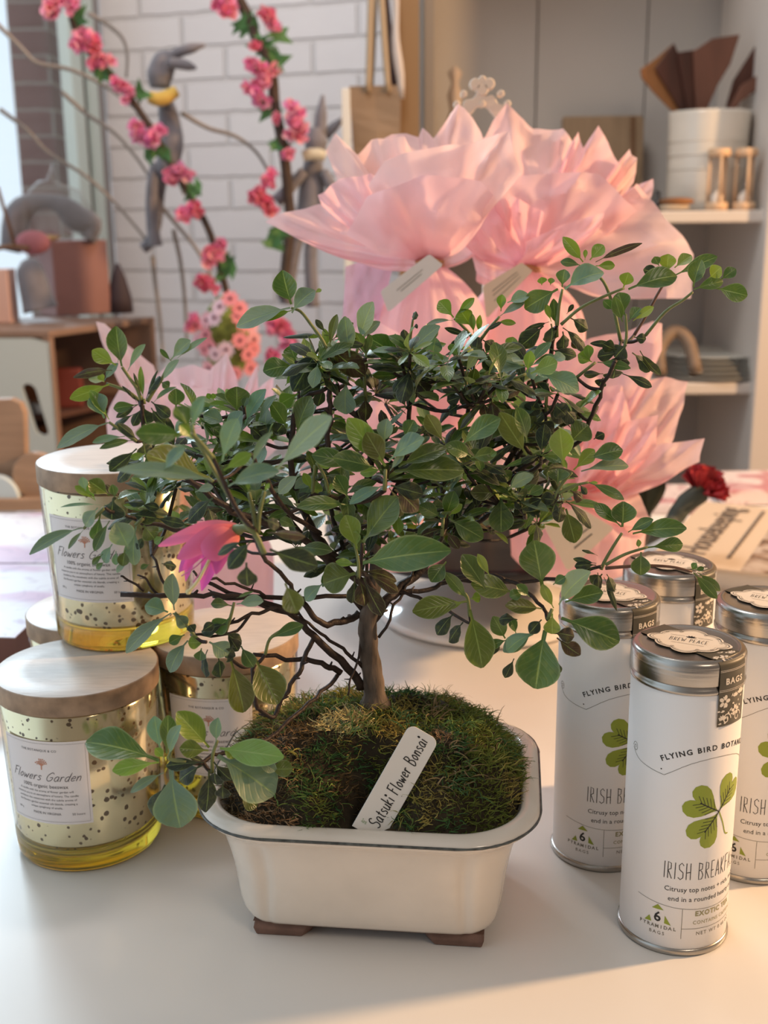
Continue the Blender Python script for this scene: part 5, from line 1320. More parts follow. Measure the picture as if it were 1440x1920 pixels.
# wooden toy cart at the back left
M_toy = mat('toy_wood_tan', (.36, .235, .155), .55, var=.15, vscale=12, stretch=(1, 1, 8))
cart = thing('wooden_toy_cart', (-.56, 1.53, 0), 'tan wooden toy cart with a round wheel at the left photo edge', 'toy cart')
Yc = 1.50
def flat_part(name, pts, Y, th, m, par, bev=.002):
    mb = MB(); mb.prism(pts, lambda p: PY(p[0], p[1], Y) , lambda p: PY(p[0], p[1], Y) + Vector((0, th, 0))); return mb.build(name, m, par, flat=True, bevel=bev)
flat_part('side_board', [(-60, 752), (20, 748), (38, 756), (46, 775), (50, 912), (-60, 916)], Yc, .018, M_toy, cart)
mb = MB(); wc = PY(66, 893, Yc-.02); mb.tube([wc, wc + Vector((0, .016, 0))], .031, 32); mb.build('wheel', M_toy, cart, bevel=.001)
mb = MB(); wc = PY(-8, 935, Yc-.03); mb.tube([wc, wc + Vector((0, .016, 0))], .030, 32); mb.build('wheel', mat('toy_pale_blue', (.55, .66, .72), .5), cart, bevel=.001)
flat_part('base_board', [(-60, 936), (92, 936), (92, 958), (-60, 960)], Yc-.035, .05, M_toy, cart)

# ================================================================== THINGS ON THE SHELVES
M_wood1 = mat('dark_walnut', (.060, .018, .010), .5, var=.5, vscale=20, stretch=(1, 1, .2)); M_wood2 = mat('reddish_walnut', (.13, .052, .032), .5, var=.35, vscale=20, stretch=(1, 1, .2)); M_wood3 = mat('amber_wood', (.21, .085, .025), .5, var=.3, vscale=20, stretch=(1, 1, .2))
M_crock = mat('cream_stoneware', (.66, .62, .55), .25, var=.05, vscale=10, bump=.3, bscale=30, stretch=(1, 1, 2), coat=.3)
cb = PY(1320, 390, 2.16); cb.z = zs1; rcr = 69*wpx(cb)
t = thing('utensil_crock', tuple(cb), 'cream stoneware crock on the upper shelf holding dark wooden spatulas', 'crock'); hz = PY(1320, 210, 2.16).z - zs1
mb = MB(); mb.lathe([(.0001, .001), (rcr*.93, .001), (rcr*.97, .006), (rcr*.96, hz*.5), (rcr, hz*.97), (rcr*1.0, hz), (rcr*.93, hz), (rcr*.90, hz*.9), (rcr*.88, .02), (.0001, .015)], tuple(cb), 48); mb.build('body', M_crock, t)
for i in range(3):
    mb = MB(); zz = hz*(.42 + .14*i); P = [cb + Vector(((rcr*.972+.0005*i)*cos(a), (rcr*.972)*sin(a), zz)) for a in [2*pi*j/48 for j in range(49)]]; mb.tube(P, .0012, 5, cap=False); mb.build('ring', M_crock, t)
SPAT = [  # outline px of the blade, distance, material, label
 ([(1201, 130), (1232, 108), (1262, 82), (1274, 118), (1296, 205), (1262, 210), (1225, 172), (1204, 146)], 2.17, M_wood3, 'amber brown wooden spatula leaning to the left in the crock'),
 ([(1228, 128), (1264, 80), (1283, 124), (1306, 206), (1278, 210)], 2.16, M_wood1, 'dark red wooden spatula with a slanted corner, left of centre in the crock'),
 ([(1270, 98), (1304, 93), (1312, 140), (1312, 206), (1290, 208)], 2.15, M_wood1, 'narrow near-black wooden spatula standing upright in the crock'),
 ([(1300, 96), (1336, 72), (1388, 64), (1370, 120), (1346, 160), (1326, 206), (1306, 208)], 2.14, M_wood2, 'broad reddish wooden spatula, the tallest in the crock'),
 ([(1418, 84), (1438, 120), (1420, 150), (1392, 175), (1372, 206), (1360, 206), (1376, 150)], 2.16, M_wood1, 'black wooden spatula with a pointed tip leaning right in the crock'),
 ([(1438, 130), (1444, 145), (1420, 168), (1390, 190), (1380, 206), (1366, 206), (1390, 160)], 2.14, M_wood2, 'light brown wooden spatula leaning far right in the crock')]
for pts, Y, m_, lb in SPAT:
    mb = MB(); mb.prism(pts, lambda p: PY(p[0], p[1], Y), lambda p: PY(p[0], p[1], Y) + Vector((0, .007, 0)))
    cx = min(1372, max(1270, sum(p[0] for p in pts[-2:])/2)); b0 = PY(cx, 206, Y) + Vector((0, .0035, 0)); b1 = Vector((cb.x + (b0.x-cb.x)*.35, cb.y, cb.z + .03))
    o = mb.build('wooden_spatula', m_, flat=True, bevel=.0015); tag(o, lb, 'spatula', 'wooden spatulas in the crock')
    mb = MB(); mb.tube([b0, b1], .006, 8); mb.build('handle', m_, o)
# cutting board
bo = thing('cutting_board', tuple(PY(1135, 395, 2.30)), 'light wooden cutting board leaning against the greige shelf back', 'cutting board')
mb = MB(); mb.prism([(1058, 218), (1204, 216), (1208, 222), (1204, 392), (1060, 394), (1055, 222)], lambda p: PY(p[0], p[1], 2.33), lambda p: PY(p[0], p[1], 2.33) + Vector((0, .016, 0))); mb.build('board', mat('oak_board', (.26, .18, .11), .5, var=.12, vscale=14, stretch=(14, 1, 1)), bo, flat=True, bevel=.003)
mb = MB(); mb.prism([(1182, 218), (1192, 218), (1192, 390), (1182, 390)], lambda p: PY(p[0], p[1], 2.329), lambda p: PY(p[0], p[1], 2.329) + Vector((0, .0012, 0))); mb.build('inlay', mat('walnut_inlay', (.15, .08, .04), .5), bo, flat=True)
# hourglasses
M_hw = mat('beech_hourglass', (.62, .42, .26), .5, var=.1, vscale=30); M_sand = mat('white_sand', (.74, .66, .58), .8)
for i, (x, lb) in enumerate(((1343, 'small wooden hourglass on the upper shelf, left of the pair, before the crock'), (1394, 'small wooden hourglass on the upper shelf, right of the pair, next to the post'))):
    p = PY(x, 385, 2.07); p.z = zs1; h = .104; r = 19*wpx(p)
    t = thing('hourglass', tuple(p), lb, 'hourglass', 'hourglasses on the upper shelf')
    for z0 in (0, h-.014): 
        mb = MB(); mb.lathe([(.0001, z0), (r*.9, z0), (r, z0+.002), (r, z0+.012), (r*.9, z0+.014), (.0001, z0+.014)], tuple(p), 24); mb.build('end_cap', M_hw, t)
    mb = MB(); mb.lathe([(r*.55, .014), (r*.62, .03), (r*.4, .046), (.0022, .052), (r*.4, .058), (r*.62, .074), (r*.55, .090)], tuple(p), 24); mb.build('bulb', M_clear, t)
    mb = MB(); mb.lathe([(r*.5, .0142), (r*.52, .024), (.001, .034)], tuple(p), 20); mb.build('sand', M_sand, t)
    for k in range(3):
        a = 2*pi*k/3 + .5; q = p + Vector((r*.85*cos(a), r*.85*sin(a), 0)); mb = MB(); mb.tube([q + Vector((0, 0, .012)), q + Vector((0, 0, h-.012))], .0028, 8); mb.build('rod', M_hw, t)
# brush and scoop
p = PY(1268, 390, 2.08); p.z = zs1
t = thing('wooden_brush', tuple(p), 'small amber wooden brush lying on the upper shelf before the crock', 'brush')
mb = MB(); mb.ball(p + Vector((0, 0, .016)), .032, 16, sc=(1, .5, .22)); mb.build('handle', M_wood3, t)
mb = MB(); mb.ball(p + Vector((-.004, 0, .0065)), .028, 14, sc=(1, .5, .2)); mb.build('bristles', mat('pale_bristles', (.55, .45, .34), .9), t)
p = PY(1232, 388, 2.10); p.z = zs1; mb = MB(); mb.lathe([(.0001, 0), (.014, 0), (.013, .014), (.006, .020), (.005, .034), (.0001, .036)], tuple(p), 16)
tag(mb.build('dark_stopper', M_blacktray), 'small black stopper on the upper shelf left of the wooden brush', 'stopper')
p = PY(852, 300, 2.25); p.z = zs1
t = thing('wooden_candlestick', tuple(p), 'slim turned beige candlestick on the upper shelf behind the stand handle', 'candlestick')
mb = MB(); H_ = PY(852, 122, 2.25).z - zs1; mb.lathe([(.0001, 0), (.030, 0), (.030, .01), (.010, .02), (.008, H_*.55), (.016, H_*.62), (.009, H_*.70), (.014, H_*.8), (.006, H_*.88), (.013, H_*.95), (.0001, H_)], tuple(p), 20); mb.build('turned_body', mat('beige_turned_wood', (.40, .31, .24), .6), t)
# lower shelf: plates, beads
p = PY(1325, 715, 2.16); p.z = zs2
for i in range(5):
    r = (.118, .114, .110, .104, .100)[i]; z = zs2 + .0085*i; mb = MB()
    mb.lathe([(.0001, .0), (r*.6, .0), (r*.75, .0025), (r, .0075), (r*1.0, .0088), (r*.96, .0084), (r*.7, .0040), (.0001, .0032)], (p.x, p.y, z + .0002*i), 40)
    tag(mb.build('plate', mat('sage_stoneware_plate', (.62, .62, .57), .35)), ('grey-green plate, %s of the stack on the lower shelf' % ('lowest', 'second from bottom', 'middle', 'second from top', 'topmost')[i]), 'plate', 'stacked plates on the lower shelf')
mb = MB(); P = smooth_path([PY(1238, 702, 2.06), PY(1236, 655, 2.08), PY(1262, 622, 2.10), PY(1290, 640, 2.09), PY(1305, 700, 2.06)], 4)
mb.tube(P, .012, 10); tag(mb.build('wooden_ring', mat('driftwood_brown', (.19, .135, .095), .7, var=.3, vscale=30)), 'curved brown driftwood loop on the lower shelf beside the plates', 'ornament')

# ================================================================== WHITE POST, KRAFT BAGS
M_post = mat('white_display_post', (.66, .66, .62), .4)
Yp = 2.0; a_ = PY(648, 166, Yp)
mb = MB(); mb.box((a_.x, Yp, (a_.z - .76)/2), (.014, .014, a_.z + .76)); tag(mb.build('display_post', M_post, flat=True, bevel=.001), 'slim white upright post left of the hanging kraft bag', 'post')
M_kraft = mat('kraft_paper', (.24, .165, .105), .7, var=.12, vscale=10, bump=.15, bscale=40); M_rope = mat('tan_rope', (.36, .28, .19), .8); M_ribbon = mat('pale_ribbon', (.55, .49, .45), .5)
Yb = 2.06
t = thing('kraft_bag', tuple(PY(710, 300, Yb)), 'kraft paper bag hanging by long rope handles between brick wall and shelf', 'bag')
mb = MB(); W_ = lambda x, y, d: PY(x, y, Yb) + Vector((0, d, 0))
A = [W_(655, 164, -.02), W_(752, 162, -.02), W_(748, 330, -.03), W_(666, 335, -.03)]; B = [q + Vector((0, .055, 0)) for q in A]
rows = [[A[0].lerp(A[3], v/8), A[0].lerp(A[3], v/8).lerp(A[1].lerp(A[2], v/8), .5) + Vector((0, .004*sin(v), 0)), A[1].lerp(A[2], v/8), B[1].lerp(B[2], v/8) , B[0].lerp(B[3], v/8)] for v in range(9)]
ids = mb.grid(rows, closed=True); mb.f.append(tuple(ids[-1])); mb.build('bag_body', M_kraft, t, flat=True)
for (x0, x1, xt, d) in ((690, 728, 700, -.02), (694, 734, 712, .034)):
    mb = MB(); 
    for xx in (x0, x1): mb.tube(smooth_path([W_(xx, 175, d), W_(xx + (xt-xx)*.25, 90, d), W_(xx + (xt-xx)*.6, -60, d)], 4), .0055, 6)
    mb.build('handle', M_rope, t)
mb = MB(); P0, P1 = PY(736, -40, 2.04), PY(752, 185, 2.04)
rows = [[P0.lerp(P1, v/10) + Vector((-.006 + .003*sin(v*.8), 0, 0)), P0.lerp(P1, v/10) + Vector((.006 + .002*sin(v), -.004, 0))] for v in range(11)]
mb.grid(rows); mb.build('ribbon', M_ribbon, t, solid=.001)
mb = MB(); P = [PY(722, -40, 2.07), PY(732, 60, 2.07), PY(738, 150, 2.07), PY(745, 300, 2.07)]; mb.tube(smooth_path(P, 4), [.0035]*4 + [.004]*4 + [.0065]*5, 8)
tag(mb.build('dark_strap', mat('dark_maroon_strap', (.045, .016, .014), .6)), 'dark maroon strap hanging at the right side of the kraft bag', 'strap')
mb = MB(); A_1 = PY(758, 20, 2.10); mb.box((PY(767, 200, 2.06).x, 2.062, .55), (.036, .006, 1.3)); tag(mb.build('cardboard_sheet', mat('brown_cardboard', (.22, .135, .065), .7), flat=True), 'tall narrow brown cardboard sheet standing against the taupe shelf side', 'cardboard')

# ================================================================== CRATE WITH ITS GOODS (left rear)
ZC = .205
c0 = PZ(91, 620, ZC); c1 = PZ(290, 594, ZC); dF = (c1 - c0).normalized(); Lf = (c1 - c0).length; dS = Vector((-dF.y, dF.x, 0))   # dS: to the left / back
if dS.x > 0: dS = -dS
dS = Vector((-1, .05, 0)).normalized(); Ls_ = .42
M_cw = mat('crate_birch_edge', (.24, .155, .115), .55, var=.15, vscale=10); M_cin = mat('crate_inside_brown', (.085, .035, .022), .7); M_cwhite = mat('crate_white_side', (.50, .55, .54), .5)
cr_ = thing('display_crate', (c0.x, c0.y, -.76), 'tall wooden display crate with white slotted side and open brown front', 'crate')
def quad_board(name, p, d1, l1, d2, l2, d3, l3, m_, par):
    mb = MB(); v = []
    for k in (0, 1):
        for (a, b) in ((0, 0), (1, 0), (1, 1), (0, 1)): v.append(mb.vert(p + d1*l1*a + d2*l2*b + d3*l3*k))
    mb.face(v[0], v[1], v[2], v[3]); mb.face(v[7], v[6], v[5], v[4])
    for i in range(4): mb.face(v[i], v[i+4], v[(i+1) % 4 + 4], v[(i+1) % 4])
    o = mb.build(name, m_, par, flat=True, bevel=.002); return o
UP = Vector((0, 0, 1)); bI = Vector((0, 0, 0))
quad_board('top_board', c0 - UP*.012, dF, Lf, dS, Ls_, UP, .012, M_cw, cr_)
quad_board('front_stile', c0 - UP*.50, dF, .012, dS, .014, UP, .488, M_cw, cr_)
quad_board('side_board_right', c0 + dF*(Lf-.012) - UP*.50, dF, .012, dS, Ls_*.9, UP, .488, M_cw, cr_)
quad_board('inner_back', c0 + dS*.30 - UP*.50, dF, Lf-.012, dS, .01, UP, .488, M_cin, cr_)
quad_board('inner_shelf', c0 + dF*.012 + dS*.012 - UP*.155, dF, Lf-.024, dS, .28, UP, .01, M_cin, cr_)
quad_board('inner_shelf', c0 + dF*.012 + dS*.012 - UP*.42, dF, Lf-.024, dS, .28, UP, .01, M_cin, cr_)
# white side facing the camera, slot cut out: built as boards around the opening
s0, s1 = (PY(80, 700, c0.y).x, PY(48, 700, c0.y).x); zt, zb_ = PY(60, 718, c0.y).z, PY(68, 815, c0.y).z
tt = -dS.x
def sidepiece(a, b, z0, z1): quad_board('side_panel', c0 + dS*a + Vector((0, -.012, 0)) + UP*(z0 - ZC), dS, b-a, Vector((0, 1, 0)), .012, UP, z1-z0, M_cwhite, cr_)
a1 = (c0.x - s0); a2 = (c0.x - s1)
mb = MB(); oy = Vector((0, -.012, 0)); n_ = 24; inner_ = []; 
ca, cz_ = (a1+a2)/2, (zt+zb_)/2; ra, rz = (a2-a1)/2*.80, (zt-zb_)/2
for i in range(n_):
    q = 2*pi*i/n_; hh = rz - ra; inner_.append((ca + ra*cos(q) - (cz_*0) + .010*((sin(q)*ra + (hh if sin(q) >= 0 else -hh))/rz), cz_ + ra*sin(q) + (hh if sin(q) >= 0 else -hh)))
outer_ = []
for i in range(n_):
    q = 2*pi*i/n_; dx, dz = cos(q), sin(q); k1 = ((Ls_-ca) if dx > 0 else ca)/max(abs(dx), 1e-6); k2 = ((ZC-.012-cz_) if dz > 0 else (cz_+.30))/max(abs(dz), 1e-6); k_ = min(k1, k2); outer_.append((ca + dx*k_, cz_ + dz*k_))
g_ = lambda a, z, y: Vector((c0.x, c0.y, 0)) + dS*a + Vector((0, y, z))
F0 = [mb.vert(g_(a, z, -.012)) for a, z in outer_]; I0 = [mb.vert(g_(a, z, -.012)) for a, z in inner_]; I1 = [mb.vert(g_(a, z, 0)) for a, z in inner_]; F1 = [mb.vert(g_(a, z, 0)) for a, z in outer_]
for i in range(n_):
    j = (i+1) % n_; mb.face(F0[i], F0[j], I0[j], I0[i]); mb.face(I0[i], I0[j], I1[j], I1[i]); mb.face(I1[i], I1[j], F1[j], F1[i])
mb.build('slotted_side', M_cwhite, cr_, flat=True)
quad_board('slot_backing', c0 + dS*.01 + Vector((0, .06, 0)) - UP*.50, dS, Ls_-.02, Vector((0, 1, 0)), .008, UP, .46, M_cin, cr_)
for (x, z, w, h, m_, nm, lb, ct) in ((.035, -.148, .05, .022, mat('tin_grey', (.35, .36, .37), .3, metal=.7), 'small_tin', 'small grey tin at the top left inside the brown crate', 'tin'),
                     (.030, -.145, .05, .0, None, None, None, None),
                     (.045, -.410, .05, .085, mat('pale_yellow_card', (.62, .52, .22), .6), 'yellow_card', 'pale yellow card standing in the lower bay of the crate', 'card'),
                     (.115, -.410, .09, .12, mat('black_box_matt', (.015, .018, .02), .5), 'black_box', 'black box in the lower bay of the crate behind the yellow card', 'box'),
                     (.100, -.145, .08, .07, mat('dark_red_pouch', (.16, .03, .02), .6), 'red_pouch', 'dark red pouch on the upper bay of the crate', 'pouch')):
    if m_ is None: continue
    p = c0 + dF*x + dS*.06 + UP*z; mb = MB(); mb.box((p.x, p.y + (.05 if nm == 'black_box' else 0), p.z + h/2), (w, .03, h), rot=.1); tag(mb.build(nm, m_, flat=True, bevel=.004), lb, ct)
# pink box and the things on the crate
M_pinkbox = mat('dusty_pink_box', (.31, .155, .14), .6, var=.04, vscale=30)
pA = PZ(107, 594, ZC); pB = PZ(210, 588, ZC); dd = (pB - pA); bw = dd.length; dn = dd.normalized(); hB = PY(100, 452, pA.y).z - ZC
mb = MB(); cen = (pA+pB)/2 + Vector((-dn.y, dn.x, 0))*.05; mb.box((cen.x, cen.y, ZC + hB/2 + .0005), (bw, .10, hB), rot=atan2(dn.y, dn.x)); tag(mb.build('pink_box', M_pinkbox, flat=True, bevel=.003), 'square dusty pink box standing on the crate before the window', 'box')
top = ZC + hB
M_felt = mat('grey_felt', (.17, .165, .19), .95, var=.12, vscale=60, sheen=.4, bump=.2, bscale=200)
M_cello = bpy.data.materials.new('clear_cellophane'); M_cello.use_nodes = True; n = M_cello.node_tree; n.nodes.clear()
o_ = n.nodes.new('ShaderNodeOutputMaterial'); tr = n.nodes.new('ShaderNodeBsdfTransparent'); gl = n.nodes.new('ShaderNodeBsdfGlossy'); gl.inputs['Roughness'].default_value = .12; mx = n.nodes.new('ShaderNodeMixShader'); mx.inputs[0].default_value = .22
n.links.new(tr.outputs[0], mx.inputs[1]); n.links.new(gl.outputs[0], mx.inputs[2]); n.links.new(mx.outputs[0], o_.inputs[0])
Yq = pA.y + .04
t = thing('wrapped_felt_toy', (PY(120, 450, Yq).x, Yq, top), 'cellophane-wrapped grey felt toy lying on the square pink box', 'soft toy')
mb = MB(); mb.tube(smooth_path([PY(20, 470, Yq), PY(36, 400, Yq), PY(75, 378, Yq-.01), PY(115, 385, Yq-.01), PY(145, 410, Yq), PY(176, 420, Yq), PY(165, 448, Yq)], 4), [.020 + .006*sin(i*.5) for i in range(25)], 12); mb.build('felt_body', M_felt, t)
mb = MB(); P = [(40, 448), (40, 380), (70, 340), (88, 340), (96, 308), (102, 340), (150, 360), (175, 400), (178, 446)]
N_ = len(P); rows = []
for k in range(5):
    a = k/4; rows.append([PY(x, y, Yq - .028 + .056*a) + Vector((.004*sin(i*3+k), 0, .004*sin(i*2.3+k*2))) for i, (x, y) in enumerate(P)])
mb.grid(rows); 
for r in (rows[0], rows[-1]): mb.f.append(tuple(mb.vert(p) for p in r))
mb.build('cellophane', M_cello, t, flat=True)
mb = MB(); mb.ball(PY(90, 446, Yq-.02), .012, 10, sc=(2, 1, .5)); mb.build('straw_bow', mat('straw', (.55, .38, .18), .8), t)
# second pink parcel and blue-grey tin left of it
Yr = pA.y - .06
mb = MB(); mb.ball(PY(62, 455, Yr+.03), .030, 14, sc=(1.1, .5, .75)); tag(mb.build('pink_bow', mat('rose_fabric', (.45, .17, .20), .8)), 'rose pink fabric bow between the grey tin and the square pink box', 'bow')
t = thing('grey_felt_toy', tuple(PZ(60, 606, ZC)), 'grey-blue felt toy leaning beside the square pink box on the crate', 'soft toy')
mb = MB(); p_ = PZ(66, 604, ZC); mb.tube(smooth_path([p_ + Vector((.012, 0, .022)), PY(70, 560, p_.y), PY(55, 505, p_.y), PY(46, 488, p_.y)], 4), [.032, .032, .031, .030, .029, .028, .027, .026, .024, .022, .019, .014, .008], 16); mb.build('felt_body', M_felt, t)
p_ = PZ(5, 606, ZC); mb = MB(); mb.box((p_.x - .02, p_.y + .02, ZC + .048), (.075, .05, .095)); tag(mb.build('peach_box', mat('peach_box_card', (.58, .38, .33), .6), flat=True, bevel=.002), 'peach coloured box at the left photo edge beside the grey felt toy', 'box')
mb = MB(); mb.tube(smooth_path([PY(-20, 468, Yr), PY(20, 462, Yr), PY(55, 466, Yr)], 4), .005, 6); mb.tube([PY(-5, 350, Yr), PY(28, 460, Yr)], .0035, 6); tag(mb.build('brown_ribbon', mat('brown_satin', (.20, .10, .05), .5)), 'brown ribbon tied over the peach box at the left edge', 'ribbon')
p_ = PZ(222, 588, ZC); mb = MB(); mb.lathe([(.0001, 0), (.026, 0), (.024, .03), (.014, .07), (.004, .095), (.0001, .096)], (p_.x, p_.y+.02, ZC), 18); tag(mb.build('dark_cone', mat('dark_plum_cone', (.05, .035, .045), .7)), 'dark plum felt cone right of the square pink box on the crate', 'ornament')

# ================================================================== FELT BUNNIES, BLOSSOM BRANCHES, TWIGS
M_yel = mat('mustard_scarf', (.62, .42, .10), .9, bump=.2, bscale=200); M_crm = mat('cream_scarf', (.55, .50, .38), .9, bump=.2, bscale=200)
def limb(name, pts, rads, m_, par, Y, n=12):
    P = smooth_path([PY(x, y, Y + (d[0] if d else 0)) for x, y, *d in pts], 4); k = len(P); R_ = []
    for i in range(k):
        f = i/(k-1)*(len(rads)-1); j = min(int(f), len(rads)-2); R_.append((rads[j]*(1-f+j) + rads[j+1]*(f-j))*wpx(P[0]))
    mb = MB(); mb.tube(P, R_, n); return mb.build(name, m_, par)
Yg = 2.03
t = thing('hanging_felt_rabbit', tuple(PY(300, 475, Yg)), 'grey felt rabbit with a mustard scarf hanging before the white brick wall', 'soft toy', 'grey felt rabbits')
limb('body', [(310, 190), (318, 230), (322, 270), (312, 310), (300, 325)], [14, 19, 21, 20, 12], M_felt, t, Yg)
limb('head', [(300, 165), (300, 140), (310, 115), (324, 102)], [17, 23, 21, 9], M_felt, t, Yg)
limb('ear', [(312, 112), (335, 98), (360, 90), (384, 84)], [8, 9, 9, 3], M_felt, t, Yg)
limb('ear', [(318, 118), (340, 120), (355, 124), (368, 128)], [8, 10, 8, 3], M_felt, t, Yg-.02)
limb('leg', [(292, 305), (286, 340), (284, 390), (288, 440), (292, 462)], [9, 10, 11, 12, 13], M_felt, t, Yg)
limb('leg', [(310, 315), (300, 360), (294, 420), (280, 455), (268, 466)], [9, 9, 9, 10, 10], M_felt, t, Yg+.02)
limb('scarf', [(280, 182), (295, 186), (312, 182), (332, 170)], [10, 12, 12, 9], M_yel, t, Yg-.03)
Yg = 2.0
t = thing('standing_felt_rabbit', tuple(PY(580, 560, Yg)), 'grey felt rabbit with pointed ears and cream scarf behind the pink bundles', 'soft toy', 'grey felt rabbits')
limb('body', [(588, 300), (585, 350), (580, 400), (576, 440)], [17, 24, 24, 20], M_felt, t, Yg)
limb('head', [(592, 285), (592, 265), (594, 240)], [18, 21, 14], M_felt, t, Yg)
limb('ear', [(600, 250), (602, 215), (605, 178)], [12, 11, 3], M_felt, t, Yg)
limb('ear', [(610, 255), (626, 238), (644, 222)], [9, 9, 4], M_felt, t, Yg+.02)
limb('arm', [(570, 320), (545, 350), (518, 378)], [9, 11, 12], M_felt, t, Yg-.02)
limb('arm', [(606, 320), (622, 350), (630, 380)], [9, 11, 11], M_felt, t, Yg-.02)
limb('leg', [(566, 430), (552, 470), (542, 530), (536, 570)], [11, 12, 12, 13], M_felt, t, Yg)
limb('leg', [(586, 430), (582, 480), (584, 530), (586, 575)], [11, 12, 12, 13], M_felt, t, Yg)
limb('scarf', [(568, 293), (580, 290), (598, 290), (610, 294)], [9, 11, 11, 9], M_crm, t, Yg-.03)
M_blos = attr_mat('pink_silk_blossom', vein=False, transl=.35, rough=.6, spec=.2, bump=0, tcol=(1, .8, .85))
M_bbark = mat('dark_brown_bough', (.055, .035, .025), .8, var=.3, vscale=40); M_bleaf = mat('silk_leaf_green', (.06, .17, .05), .6)
M_gtwig = mat('grey_willow_twig', (.27, .235, .21), .8)
def blossom(p, r, par, rnd, hue):
    mb = MB()
    for f in range(4):
        c = p + Vector((rnd.uniform(-1, 1), rnd.uniform(-.5, .5), rnd.uniform(-1, 1)))*r*.48
        ax = Vector((rnd.uniform(-.8, .8), -1, rnd.uniform(-.8, .8))).normalized(); x_ = ax.cross(Vector((0, 0, 1))).normalized(); y_ = ax.cross(x_)
        for ring in range(2):
            for k in range(6):
                a = 2*pi*k/6 + rnd.random() + ring*.5; d = ((x_*cos(a) + y_*sin(a))*(.9 - .45*ring) + ax*(.25 + .5*ring)).normalized(); L = r*rnd.uniform(.5, .72); S = d.cross(ax).normalized()
                q = rnd.uniform(.8, 1.1); mb.c = (hue[0]*q, hue[1]*q*rnd.uniform(.7, 1.3), hue[2]*q); rows = []
                for v in range(4): rows.append([c + d*L*v/3 + ax*(.2*L*(v/3)**2) + S*(u-1)*L*.42*(.25 + .75*sin(pi*min(1, v/3*.8+.12))) + ax*(.06*L if u != 1 else 0) for u in range(3)])
                mb.grid(rows)
    return mb.build('blossom', M_blos, par)
def bough(pts, Y, r, label, blos, leaves, seed):
    P = smooth_path([PY(x, y, Y + (d[0] if d else 0)) for x, y, *d in pts], 5)
    t = thing('blossom_branch', tuple(P[-1]), label, 'blossom branch', 'artificial blossom branches')
    mb = MB(); mb.tube(P, r, 7); mb.build('stem', M_bbark, t); rnd = random.Random(seed)
    for (x, y, rr_) in blos: blossom(PY(x, y, Y - .01), rr_*wpx(P[0]), t, rnd, rnd.choice(((.95, .40, .58), (.95, .46, .60), (.92, .44, .64), (.92, .33, .45))))
    mb = MB()
    for (x, y) in leaves:
        for k in range(4):
            c = PY(x + rnd.uniform(-8, 8), y + rnd.uniform(-8, 8), Y-.005); d = Vector((rnd.uniform(-1, 1), rnd.uniform(-.5, .5), rnd.uniform(-1, 1))).normalized()*.022; q = Vector((d.z, .004, -d.x))*.4
            mb.face(mb.vert(c-d), mb.vert(c+q), mb.vert(c+d), mb.vert(c-q))
    mb.build('leaves', M_bleaf, t, flat=True)
bough([(112, -40), (132, 20), (150, 75), (195, 125), (245, 185), (285, 245), (325, 315), (368, 385), (395, 440), (412, 500), (428, 560), (432, 600)], 1.98, .006, 'long blossom branch sweeping from the top left down across the brick wall',
      [(95, 15, 26), (130, 8, 20), (160, 80, 27), (178, 102, 24), (200, 112, 18), (222, 165, 20), (240, 180, 16), (268, 248, 24), (292, 252, 26), (320, 330, 20), (342, 328, 24), (352, 398, 22), (368, 392, 20), (398, 478, 24), (418, 460, 16), (380, 530, 24), (398, 536, 18), (364, 606, 22)],
      [(150, 35), (188, 135), (258, 172), (285, 285), (305, 290), (365, 355), (428, 498), (420, 510)], 1)
bough([(432, -30), (462, 25), (480, 70), (500, 105), (512, 150), (516, 200), (526, 250), (536, 310), (540, 360), (545, 420), (538, 480), (530, 560)], 1.96, .009, 'thick blossom branch hanging from the top centre before the brick wall',
      [(432, 15, 26), (412, 5, 18), (505, 30, 24), (512, 48, 18), (480, 92, 16), (482, 125, 24), (500, 140, 24), (470, 160, 18), (492, 178, 24), (515, 222, 14), (552, 215, 24), (556, 250, 26), (545, 290, 18), (500, 335, 20), (485, 370, 26), (500, 390, 24), (530, 610, 28), (548, 640, 24), (512, 662, 20)],
      [(455, 40), (470, 55), (520, 65), (490, 85), (505, 110), (520, 120), (505, 205), (520, 270), (520, 440), (515, 455)], 2)
TW = [
 ([(-20, 30), (40, 90), (70, 118), (130, 130), (185, 155), (235, 188), (290, 240), (320, 300), (345, 365)], 'bare grey twig crossing the window frames from the top left edge'),
 ([(165, 25), (200, 45), (228, 70), (238, 100), (237, 145)], 'short bare twig hooking downward right of the window frames'),
 ([(0, 205), (52, 245), (90, 285), (160, 330), (215, 380), (275, 450)], 'bare grey twig slanting from the left edge toward the felt rabbit'),
 ([(115, 172), (160, 212), (215, 250), (255, 295), (282, 335)], 'bare twig between window and hanging rabbit, bending downward'),
 ([(340, 212), (390, 240), (440, 255), (480, 285), (508, 330)], 'bare twig arching right from the hanging rabbit toward the thick bough'),
 ([(285, 480), (292, 540), (300, 600), (306, 680)], 'straight upright twig left of the daisy bouquet, nearest the crate'),
 ([(325, 430), (338, 490), (346, 560), (350, 640)], 'straight upright twig just left of the daisy bouquet'),
 ([(300, 385), (330, 420), (370, 470), (400, 530), (415, 600)], 'bare twig running below the long blossom branch')]
for pts, lb in TW:
    mb = MB(); P = smooth_path([PY(x, y, 2.05) for x, y in pts], 5); mb.tube(P, [.0042 - .0018*i/len(P) for i in range(len(P))], 6); tag(mb.build('bare_twig', M_gtwig), lb, 'twig', 'bare twigs before the brick wall')
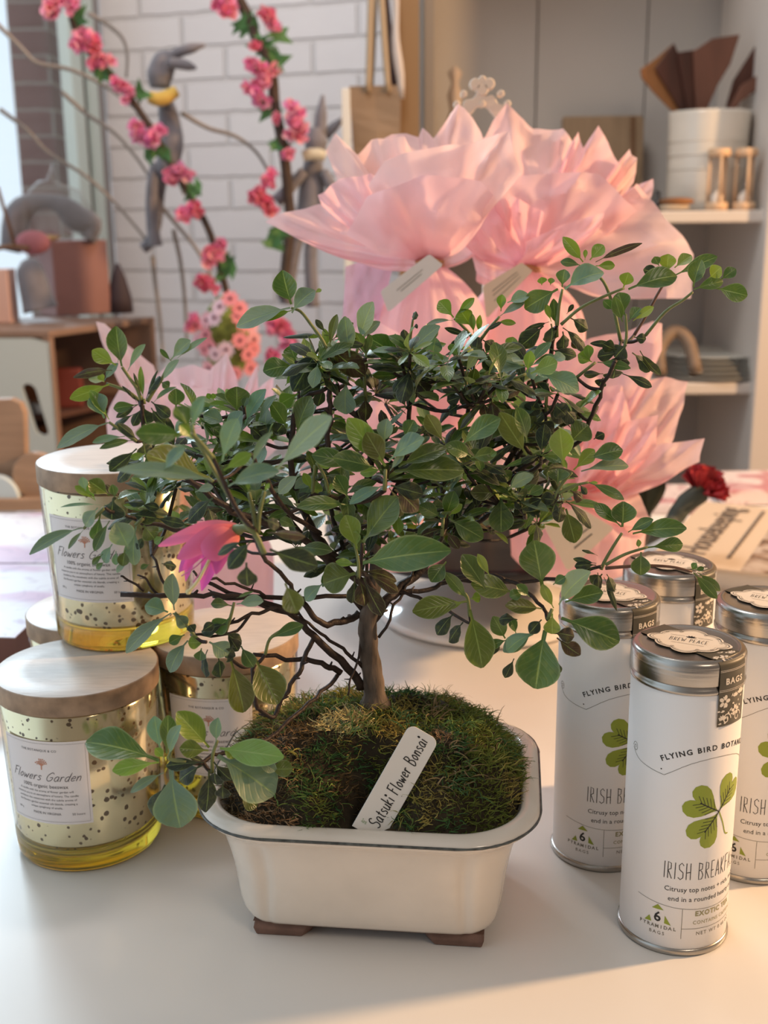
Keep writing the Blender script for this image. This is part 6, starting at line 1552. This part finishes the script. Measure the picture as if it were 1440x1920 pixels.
# daisy bouquet
YD = 1.75
t = thing('daisy_topiary', tuple(PY(430, 720, YD)), 'egg-shaped pink daisy topiary with green moss behind the left tissue bundle', 'topiary')
mb = MB(); cD = PY(428, 632, YD); s_ = wpx(cD); mb.ball(cD, 48*s_, 16, sc=(1, .8, 1.6)); mb.build('moss_core', mat('olive_moss_core', (.15, .19, .035), .9, var=.5, vscale=60, bump=.6, bscale=120), t)
M_daisy = attr_mat('daisy_petal', vein=False, transl=.2, rough=.6, spec=.2, bump=0); M_dc = mat('daisy_centre', (.12, .02, .04), .7)
rnd = random.Random(8); spots = [(412, 575, 0), (432, 560, 1), (450, 578, 1), (402, 596, 0), (448, 592, 1), (386, 628, 1), (394, 650, 1), (384, 655, 1), (450, 638, 1), (466, 664, 1), (476, 636, 2), (424, 655, 0), (404, 664, 0), (388, 600, 2), (470, 610, 2), (456, 605, 1), (470, 690, 1), (392, 690, 2), (440, 700, 1), (475, 655, 1), (372, 640, 2), (520, 720, 1), (500, 715, 2), (540, 705, 1)]
for x, y, k in spots[:21]:
    hue = ((.86, .62, .70), (.78, .29, .33), (.78, .40, .46))[k]; u = max(-1, min(1, (x-428)/52)); c = PY(x, y, YD - .045*sqrt(max(0, 1-u*u)) - .012); r = 16*s_
    ax = Vector((u*.9, -1, (632-y)/90*.6)).normalized(); x_ = ax.cross(Vector((0, 0, 1))).normalized(); y_ = ax.cross(x_); mb = MB(); mb.c = hue
    for j in range(9):
        a = 2*pi*j/9; d = x_*cos(a) + y_*sin(a); S = d.cross(ax)
        rows = [[c + d*r*v/3 + S*(q-1)*r*.26*(.35 + .65*sin(pi*min(1, v/3*.85+.1))) + ax*r*.08*(v % 2) for q in range(3)] for v in range(4)]; mb.grid(rows)
    f_ = mb.build('daisy', M_daisy, t); mb = MB(); mb.ball(c + ax*r*.08, r*.22, 8); mb.build('daisy_centre', M_dc, f_)
mb = MB(); mb.tube([cD - Vector((0, 0, 60*s_)), Vector((cD.x, cD.y, -.02))], .006, 8); mb.build('stem', M_bbark, t)
p = Vector((cD.x, cD.y, -.76)); 
tt_ = thing('side_stand', tuple(p), 'low white stand behind the table under the daisy topiary', 'stand')
mb = MB(); mb.box((cD.x, cD.y, -.03), (.26, .16, .02)); mb.build('stand_top', M_post, tt_, flat=True, bevel=.002)
for sx in (-.11, .11):
    mb = MB(); mb.box((cD.x+sx, cD.y, -.40), (.02, .12, .72)); mb.build('leg', M_post, tt_, flat=True)
